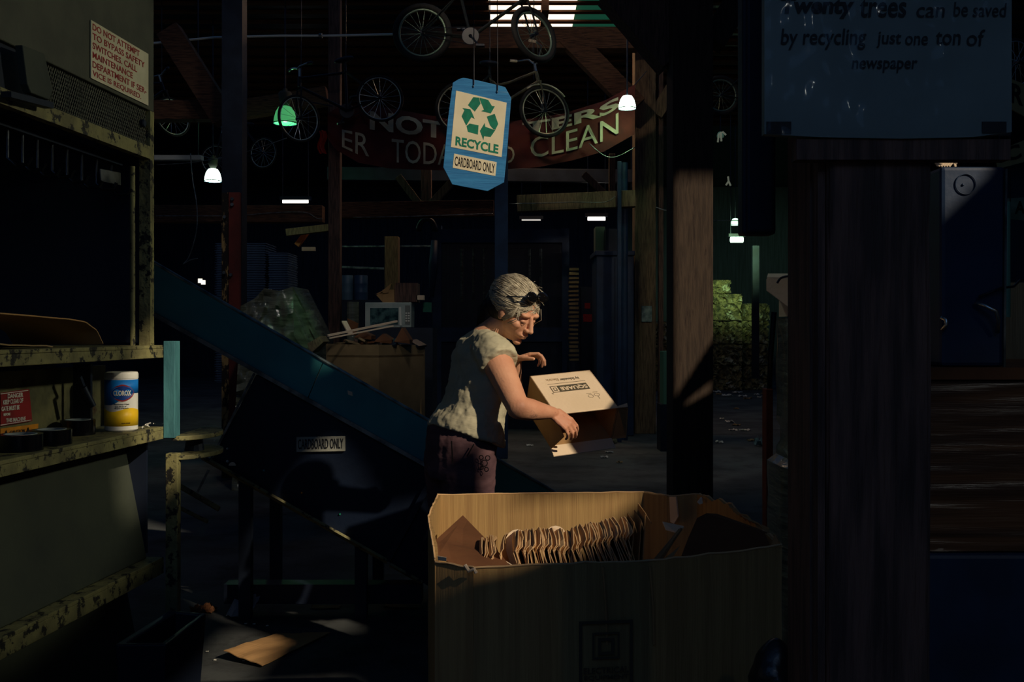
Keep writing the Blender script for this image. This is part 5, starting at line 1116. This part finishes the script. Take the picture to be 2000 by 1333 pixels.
mb = MB(); mb.grid(wpt, 50, 60, thick=(0, .7, 0)); mb.build('film_wrap', M['film'], wl, smooth='auto')
mb = MB(); mb.prism([P(600, 672, 9.15), P(625, 657, 9.3), P(632, 668, 9.3), P(608, 690, 9.15)], (0, .3, 0)); mb.build('base_board', M['woodb'], wl)
# cans left of the column, their glints painted as emission
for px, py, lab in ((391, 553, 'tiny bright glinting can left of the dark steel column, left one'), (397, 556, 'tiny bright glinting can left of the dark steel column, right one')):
    mb = MB(); p = P(px, py, 14); mb.lathe([(0, 0), (.03, 0), (.03, .06), (0, .06)], p, (0, 0, 1), 10); mb.build('tin_can', emis('can_glint_' + str(px), (1, .95, .8, 1), 1.2), label=lab.replace('glinting can', 'can with a painted glow'), cat='glint_can')
# bales
M['bale'] = mat('crushed_card_bale', sr(150, 140, 100), sr(76, 74, 58), 9, .9, bump=1.0, bscale=6, c3=sr(196, 196, 176), s3=5, t3=.60, w3=.03)
def bale(px0, px1, py0, py1, Y, seed, label, z0=None):
    a = P(px0, py0, Y); b = P(px1, py1, Y); w = b.x - a.x; h = a.z - b.z; d = 1.0; zb = b.z if z0 is None else z0; mb = MB()
    def f(u, v): 
        p = V((a.x + w * u, Y, zb + h * v)); k = noise.noise(V((u * 6 + seed, v * 5, 1))); return p + V((0, -.10 * k + .04 * abs(math.sin(v * 14)), .03 * noise.noise(V((u * 9, v * 9, seed)))))
    mb.grid(f, 26, 20, thick=(0, d, 0)); rr = random.Random(seed)
    for i in range(110):
        c = V((a.x + w * rr.random(), Y - .05 - .05 * rr.random(), zb + h * rr.random())); Mx = Euler((rr.uniform(-1, 1), rr.uniform(-1, 1), rr.uniform(-1, 1))).to_matrix(); mb.box(c, (rr.uniform(.06, .36), .008, rr.uniform(.04, .18)), Mx)
    for i in range(4): z = zb + h * (i + .5) / 4; mb.tube([(a.x, Y - .06, z), (a.x + w, Y - .06, z)], .006, 4)
    for v in mb.v: v.z = min(max(v.z, zb + .006), zb + h - .002); v.x = min(max(v.x, a.x), a.x + w)
    return mb.build('cardboard_bale', M['bale'], label=label, cat='bale', group='baled cardboard at the back')
Yb = 25; zf = [0, .62, 1.16, 1.74, 2.42]
lab = ['bottom', 'second', 'third', 'top']
for i in range(4):
    y1 = HY + (H - zf[i]) * F / Yb; y0 = HY + (H - zf[i + 1]) * F / Yb
    bale(1380, 1447, y0 + .5, y1, Yb, i + 1, '%s cardboard bale of the green-lit stack just right of the wide post' % lab[i], zf[i])
    if i < 3: bale(1449, 1500, y0 + .5, y1, Yb + .2, i + 11, '%s cardboard bale of the right-hand green-lit stack by the near pillar' % lab[i], zf[i])
    if i < 3: bale(1255, 1330, y0 + .5, y1, Yb - .2, i + 21, '%s cardboard bale seen in the gap between the two lit posts' % lab[i], zf[i])
bale(1388, 1424, 526, 553, Yb + .1, 31, 'small bale on top of the green-lit stack right of the wide post', zf[4])
bale(1455, 1500, 555, 589, Yb + .3, 41, 'uppermost bale of the right-hand green-lit stack', zf[3])
blk(None, 'steel_upright', 1470, 1483, 480, 740, 22.5, .1, M['blackm'], label='dark steel upright in front of the green-lit bales', cat='post')
blk(None, 'plastic_tote', 1296, 1313, 687, 790, 12.2, .3, mat('sea_green_plastic', sr(70, 116, 96), None), label='sea-green plastic tote between the two lit posts', cat='tote') 
for o in [o for o in COL.objects if o.name.startswith('plastic_tote')]:
    pass
blk(None, 'tote_stand', 1290, 1313, 790.5, 905, 12.2, .3, M['blackm'], label='dark stand under the sea-green tote', cat='stand')
# siding patch far right of the timber post, its light painted as emission
mb = MB(); mb.b2(*PB(1281, 1316, 235, 275, 30, .05)); mb.build('siding_sheet', mat('glow_green_siding', sr(130, 160, 140), None, emit=(.12, .2, .15), estr=.25, bump=.2), label='pale green siding sheet with painted glow seen between the two lit posts near the roof', cat='panel')
mb = MB(); mb.tube([P(1402, 278, 21), P(1404, 262, 21), P(1412, 258, 21), P(1418, 264, 21)], .02, 6); mb.tube([P(1408, 258, 21), P(1409, 276, 21)], .02, 6); mb.build('bent_frame_piece', mat('pale_tube', sr(200, 205, 170), None, emit=(.5, .55, .4), estr=.15), label='small pale bent tube hanging right of the wide post', cat='tube')  # weak emission paints light onto these pale tubes
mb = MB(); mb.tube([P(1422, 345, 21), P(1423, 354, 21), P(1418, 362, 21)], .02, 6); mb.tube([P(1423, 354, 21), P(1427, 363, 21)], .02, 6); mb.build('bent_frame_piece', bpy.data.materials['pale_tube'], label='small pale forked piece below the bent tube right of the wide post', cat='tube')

# ---------------------------------------------------------------- litter
def crumple(px, py, w, h, label, m, d=None, flat=False, seed=0, cat='paper', grp=None):
    Y = H * F / (py - HY); c = P(px, py, Y); rr = random.Random(seed + int(px)); W = w * Y / F; Hh = h * Y / F; mb = MB()
    def f(u, v):
        x = (u - .5) * W; y = (v - .5) * (d or W * .7); n_ = noise.noise(V((u * 4 + seed, v * 4, px * .1))); n2 = noise.noise(V((u * 9 + seed, v * 9, px * .1)))
        return V((c.x + x + .1 * W * n2, Y + y + .1 * W * n_, .004 + (Hh * abs(math.sin(u * 5 + seed) * .4 + n_ + .4 * n2) if not flat else .004 * abs(n_))))
    mb.grid(f, 12, 10, thick=(0, 0, .002)); return mb.build('crumpled_paper' if not flat else 'paper_scrap', m, label=label, cat=cat, group=grp)
pq = [P(441, 1204, 5.12), P(486, 1206, 5.10), P(514, 1156, 5.16), P(476, 1133, 5.18)]
mb = MB(); mb.grid(lambda u, v: pq[0].lerp(pq[1], u).lerp(pq[3].lerp(pq[2], u), v) + V((0, .014 * noise.noise(V((u * 6, v * 5, 0))), .008 * noise.noise(V((u * 5, v * 7, 3))))), 16, 14, thick=(0, .002, 0))
mb.build('crumpled_paper', mat('dusty_grey_paper', sr(150, 154, 160), sr(110, 114, 120), 8, .8, bump=.3), label='crumpled grey paper sheet on the floor under the conveyor', cat='paper')
crumple(398, 1196, 44, 14, 'small crumpled brown scrap at the foot of the rack', M['cardd'], seed=5)
crumple(385, 1217, 20, 3, 'small white slip on the floor beside the rack leg', M['paper'], d=.02, flat=True)
crumple(636, 1188, 56, 6, 'thin dirty strip of trash under the conveyor', M['cardo'], seed=7, flat=True, d=.06)
crumple(785, 1186, 68, 8, 'pale stick of trash on the floor left of the big bin', M['cardo'], seed=8, d=.05, flat=True)
crumple(1297, 846, 30, 24, 'white crumpled paper at the foot of the yellow-brown timber post', M['paper'], seed=3)
crumple(1487, 872, 26, 22, 'pale blue-grey bent sheet on the far floor near the near pillar', mat('pale_blue_scrap', sr(110, 140, 140), None), seed=4)
crumple(1182, 866, 44, 12, 'pale scrap on the floor under the tipped carton', mat('dirty_pale_scrap', sr(130, 130, 96), sr(90, 90, 70), 9), seed=6)
for i, (px, py) in enumerate(((1405, 772), (1420, 774), (1440, 768), (1460, 780), (1478, 772), (1485, 778), (1492, 770), (1410, 820), (1425, 826), (1438, 832), (1455, 842), (1432, 842), (1470, 862), (1405, 866), (1190, 885), (1210, 905), (1180, 895), (1120, 852), (1090, 846), (1130, 865), (1035, 872), (1438, 800), (1450, 775), (1400, 767))):
    crumple(px, py, R.uniform(8, 22), 4, 'dim scrap among the litter on the far floor', M['paper'] if i % 3 else M['cardo'], seed=i, cat='scrap', grp='litter scattered on the far floor')
for i in range(8):
    crumple(R.uniform(400, 560), R.uniform(1218, 1300), 5, 1, 'tiny bright crumb on the near floor', M['paper'], seed=i, flat=True, cat='scrap', grp='crumbs on the near floor')
# the flat sheet
mb = MB()
def onfloor(px, py, z=0): 
    Y = (H - z) * F / (py - HY); return P(px, py, Y)
c0, c1, c2, c3 = onfloor(437, 1271, .05), onfloor(540, 1238, .012), onfloor(645, 1235, .012), onfloor(512, 1300, .015)
mb.grid(lambda u, v: (c0.lerp(c3, u)).lerp(c1.lerp(c2, u), v) + V((0, 0, .006 * noise.noise(V((u * 4, v * 4, 0))))), 14, 10, thick=(0, 0, -.004)); mb.build('cardboard_sheet', M['card'], label='flat kraft cardboard sheet lying on the near floor between the rack and the bin', cat='cardboard')

# ================================================================ right side
# film-wrapped stack behind the near pillar
ws = thing('wrapped_stack', 'tall film-wrapped stack showing just left of the near pillar', 'pallet load', (1.56, 4.4, 0))
mb = MB()
def wsf(u, v):
    th = 2 * PI * u; k = .82 + .06 * math.cos(4 * th) ; r1 = 1 + .02 * noise.noise(V((math.cos(th) * 3, math.sin(th) * 3, v * 9))) - (.05 if .62 < v < .7 else 0) + (.10 if v < .60 else 0)
    x = math.copysign(abs(math.cos(th)) ** .35, math.cos(th)) * .37 * r1; y = math.copysign(abs(math.sin(th)) ** .35, math.sin(th)) * .20 * r1; return V((1.56 + x + .01 * v, 4.4 + y, 1.53 * v))
mb.grid(wsf, 72, 50); n_ = len(mb.v); mb.add([wsf(i / 72, 1) for i in range(72)], [tuple(range(72))]); mb.build('film_wrap', M['film'], ws, smooth='auto')
mb = MB(); mb.prism([P(1498, 545, 4.38), P(1545, 545, 4.2), P(1560, 610, 4.2), P(1545, 604, 4.2), P(1498, 568, 4.38)], (0, .01, 0)); mb.prism([P(1498, 545, 4.38), P(1580, 547, 4.15), P(1580, 538, 4.55), P(1500, 538, 4.6)], (0, 0, .008)); mb.b2(1.22, 1.8, 4.25, 4.55, 1.537, P(0, 549, 4.25).z)
t = mb.build('torn_carton', M['cardl'], label='torn lit carton lying on the wrapped stack beside the near pillar', cat='box')
wire([P(1518, 553, 4.2), P(1526, 543, 4.2), P(1545, 540, 4.15), P(1560, 548, 4.15)], .005, 'black strap looped over the torn carton', m=M['black'], cat='strap', name='strap')
og = thing('pallet_jack', 'orange and black upright handle beside the wrapped stack', 'pallet jack', (P(1501, 0, 5.2).x, 5.2, 0))
a = P(1496, 760, 5.2); b = P(1510, 0, 5.2); mb = MB(); mb.b2(a.x, b.x, 5.2, 5.28, 0, a.z); mb.build('orange_mast', mat('orange_paint', sr(150, 66, 36), sr(120, 52, 30), 7, .6), og, bevel=.004)
mb = MB(); mb.tube([P(1503, 760, 5.22), P(1505, 700, 5.2), P(1512, 610, 5.2)], .014, 8); mb.build('black_lever', M['blackg'], og, smooth='auto')
# steel and film at the right edge
rb = thing('film_wrapped_carton', 'film-wrapped brown carton on a dark blue base at the right edge', 'pallet load', (1.7, 3.1, 0))
mb = MB(); mb.b2(1.13, 2.3, 2.9, 3.9, 0, .82); mb.build('dark_blue_base', M['navy'], rb, bevel=.012, label='dark blue steel base')
mb = MB()
mb.grid(lambda u, v: V((1.15 + 1.1 * u, 2.92 + .004 * noise.noise(V((u * 3, v * 18, 0))) + .003 * noise.noise(V((u * 5, v * 60, 4))), .825 + .50 * v)), 50, 60, thick=(0, .9, 0)); mb.build('film_wrap', M['filmc'], rb, smooth='auto')
mb = MB(); mb.b2(1.14, 2.26, 2.90, 3.8, 1.33, 1.365); mb.build('top_board', M['cardd'], rb)
bc2 = thing('blue_cabinet', 'dark navy cabinet with looped cables standing right of the near pillar', 'cabinet', (1.36, 3.0, 1.366))
x0, x1 = P(1838, 0, 2.95).x, P(1966, 0, 2.95).x; zc = P(0, 325, 2.95).z
mb = MB(); mb.b2(x0, x1, 2.95, 3.45, 1.366, zc); mb.build('body', M['navy'], bc2, bevel=.012)
mb = MB(); mb.torus(P(1886, 360, 2.947), (0, 1, 0), .030, .0018, 30, 6); mb.ell(P(1881, 361, 2.948), (.004, .003, .004)); mb.build('round_emblem', M['navy'], bc2, smooth=True)
mb = MB(); mb.bar(P(1965, 330, 2.94), P(1961, 722, 2.94), .006, .006, up=(0, 1, 0)); mb.build('edge_strip', M['steel'], bc2)
mb = MB(); mb.tube([P(1905, 592, 2.93), P(1925, 598, 2.91), P(1945, 608, 2.90), P(1950, 625, 2.91), P(1948, 650, 2.93)], .006, 8); mb.build('looped_cable', M['chrome'], bc2, smooth=True)
mb = MB(); mb.tube([P(1838, 620, 2.93), P(1848, 625, 2.92), P(1849, 635, 2.92), P(1840, 645, 2.93)], .006, 8); mb.build('looped_cable', M['chrome'], bc2, smooth=True)
mb = MB(); mb.tube([P(1912, 580, 2.93), P(1955, 563, 2.92), P(1980, 560, 3.1), P(1992, 548, 3.2), P(2010, 545, 3.3)], .004, 6); mb.build('thin_cable', M['black'], bc2, smooth=True)
mb = MB(); mb.tube([P(1966, 395, 3.5), P(1966, 620, 3.5)], .013, 10); mb.build('pale_tube', mat('pale_green_tube', sr(120, 170, 140), None, rough=.3, bump=0), label='pale green upright tube beside the navy cabinet', cat='tube', smooth='auto')
mb = MB(); mb.b2(P(1960, 0, 3.95).x, 2.7, 3.95, 4.5, 0, P(0, 552, 3.95).z); mb.build('carton', mat('backlit_kraft', sr(196, 160, 110), sr(180, 146, 100), 5, .85, bump=.5, bscale=9, stretch=(12, 12, .5)), label='kraft carton at the right edge behind the navy cabinet, top edge lit', cat='box')
mb = MB()
for i in range(5):
    mb.tube([P(1832 + i * 5, 325, 3.0) , P(1836 + i * 6 + R.uniform(-4, 4), 312 + R.uniform(0, 5), 3.0), P(1845 + i * 6, 318, 3.0)], .006, 6)
mb.ell(P(1834, 318, 3.0), (.012, .012, .009)); mb.bar(P(1862, 312, 3.0), P(1866, 326, 3.0), .006, .006); mb.build('metal_fittings', M['cardl'], label='small heap of pale fittings on top of the navy cabinet', cat='fittings')
def sgn(pts, Y, ch, tq, m, mi, lab):
    t = thing('lettered_plate', lab, 'sign', sum((P(x, y, Y) for x, y in pts), V((0, 0, 0))) / len(pts)); mb = MB(); mb.prism([P(x, y, Y) for x, y in pts], (0, .01, 0)); pl = mb.build('plate', m, t)
    text(ch, P(*tq[0], Y - .001), P(*tq[1], Y - .001), P(*tq[2], Y - .001), mi, pl, bold=.03, thick=.002); mb = MB(); p = P(pts[0][0] + 8, pts[0][1] + 8, Y); mb.tube([p, V((p.x, p.y, 6.4))], .004, 5); mb.build('string', M['black'], t); return t
my = mat('olive_yellow_plate', sr(150, 142, 96), None)
sgn([(1965, 150), (2010, 168), (2010, 232), (1965, 208)], 5.0, 'R', ((1974, 200), (1998, 208), (1976, 162)), my, M['ink'], 'olive-yellow plate with letter R at the right edge')
sgn([(1944, 300), (1985, 280), (2015, 268), (2018, 312), (1950, 330)], 5.0, 'C', ((1966, 318), (1996, 308), (1960, 290)), my, M['ink'], 'tilted olive plate with letter C at the right edge')
sgn([(1965, 388), (2020, 384), (2020, 432), (1965, 428)], 6.0, 'A', ((1982, 418), (2002, 418), (1982, 393)), mat('pale_green_plate', sr(130, 158, 136), sr(90, 120, 100), 9), M['ink'], 'pale green plate with letter A at the right edge')
# ---------------------------------------------------------------- the lettered board on the near pillar
YB = 1.086
lb = thing('lettered_board', 'dark grey board hand-lettered about twenty trees, under wrinkled clear film, on the near pillar', 'sign', P(1733, 270, YB))
M['boardg'] = mat('dim_grey_board', sr(120, 136, 132), sr(98, 112, 108), 4, .6, bump=.2, bscale=14, c3=sr(74, 82, 86), s3=7, t3=.68, w3=.04)
mb = MB(); mb.prism([P(1493, -420, YB), P(1976, -420, YB), P(1976, 258, YB), P(1900, 268, YB), P(1760, 271, YB), P(1600, 268, YB), P(1493, 262, YB)], (0, .012, 0)); bo = mb.build('board', M['boardg'], lb)
def BT_(x, y): return P(x, y, YB - .001)
for s, x0, x1, yb, yt, bo_ in (('Twenty', 1525, 1668, 36, -6, .035), ('trees', 1680, 1770, 34, -2, .012), ('can', 1790, 1845, 34, 14, 0), ('be', 1862, 1890, 32, 4, 0), ('saved', 1900, 1966, 33, 6, 0),
                              ('by recycling', 1525, 1692, 97, 56, .008), ('just', 1712, 1760, 94, 62, .005), ('one', 1768, 1812, 88, 70, .003), ('ton', 1828, 1876, 88, 62, .006), ('of', 1888, 1924, 90, 58, .0), ('newspaper', 1664, 1792, 142, 118, .008)):
    text(s, BT_(x0, yb), BT_(x1, yb), BT_(x0, yt), M['ink'], bo, bold=bo_, shear=.12, thick=.0006)
mb = MB()
for x0, y0, x1, y1 in ((1497, 238, 1545, 262), (1918, 238, 1965, 260)): mb.prism([BT_(x0, y0), BT_(x1, y0), BT_(x1, y1), BT_(x0, y1)], (0, -.001, 0))
mb.build('black_tape', M['ink'], lb)
M['clear'] = mat('clear_film', sr(120, 130, 130), None, rough=.07, bump=0, spec=1.0, alpha=.10)
mb = MB(); 
def film(u, v):
    x = 1495 + 480 * u; y = -60 + 325 * v; w_ = math.exp(-((x - 1685) / 14) ** 2) + .7 * math.exp(-((x - 1620) / 9) ** 2) + .6 * math.exp(-((x - 1505) / 10) ** 2) + .4 * math.exp(-((x - 1842) / 12) ** 2)
    return P(x, y, YB - .004) + V((0, -.003 * w_ * (1 + noise.noise(V((u * 9, v * 7, 1)))) - .0018 * noise.noise(V((u * 16, v * 7, 0))), 0))
mb.grid(film, 150, 70); mb.build('plastic_film', M['clear'], lb, smooth=True, label='wrinkled clear film')
mb = MB(); mb.prism([P(1556, 272, YB + .003), P(1974, 272, YB + .003), P(1974, 312, YB + .003), P(1556, 312, YB + .003)], (0, .021, 0)); mb.build('batten', M['woodd'], lb)
mb = MB(); a = P(1440, 0, 1.3).x; b = .337; mb.b2(a, b, 1.27, 1.30, P(0, 458, 1.27).z, 3.4); mb.b2(a + .004, b - .004, 1.262, 1.269, P(0, 455, 1.27).z, 3.38)
mb.build('electrical_enclosure', mat('dark_navy_enclosure', sr(22, 34, 56), sr(16, 26, 46), 4, .6), label='dark navy enclosure fixed beside the near pillar, left of the lettered board', cat='enclosure', bevel=.004)
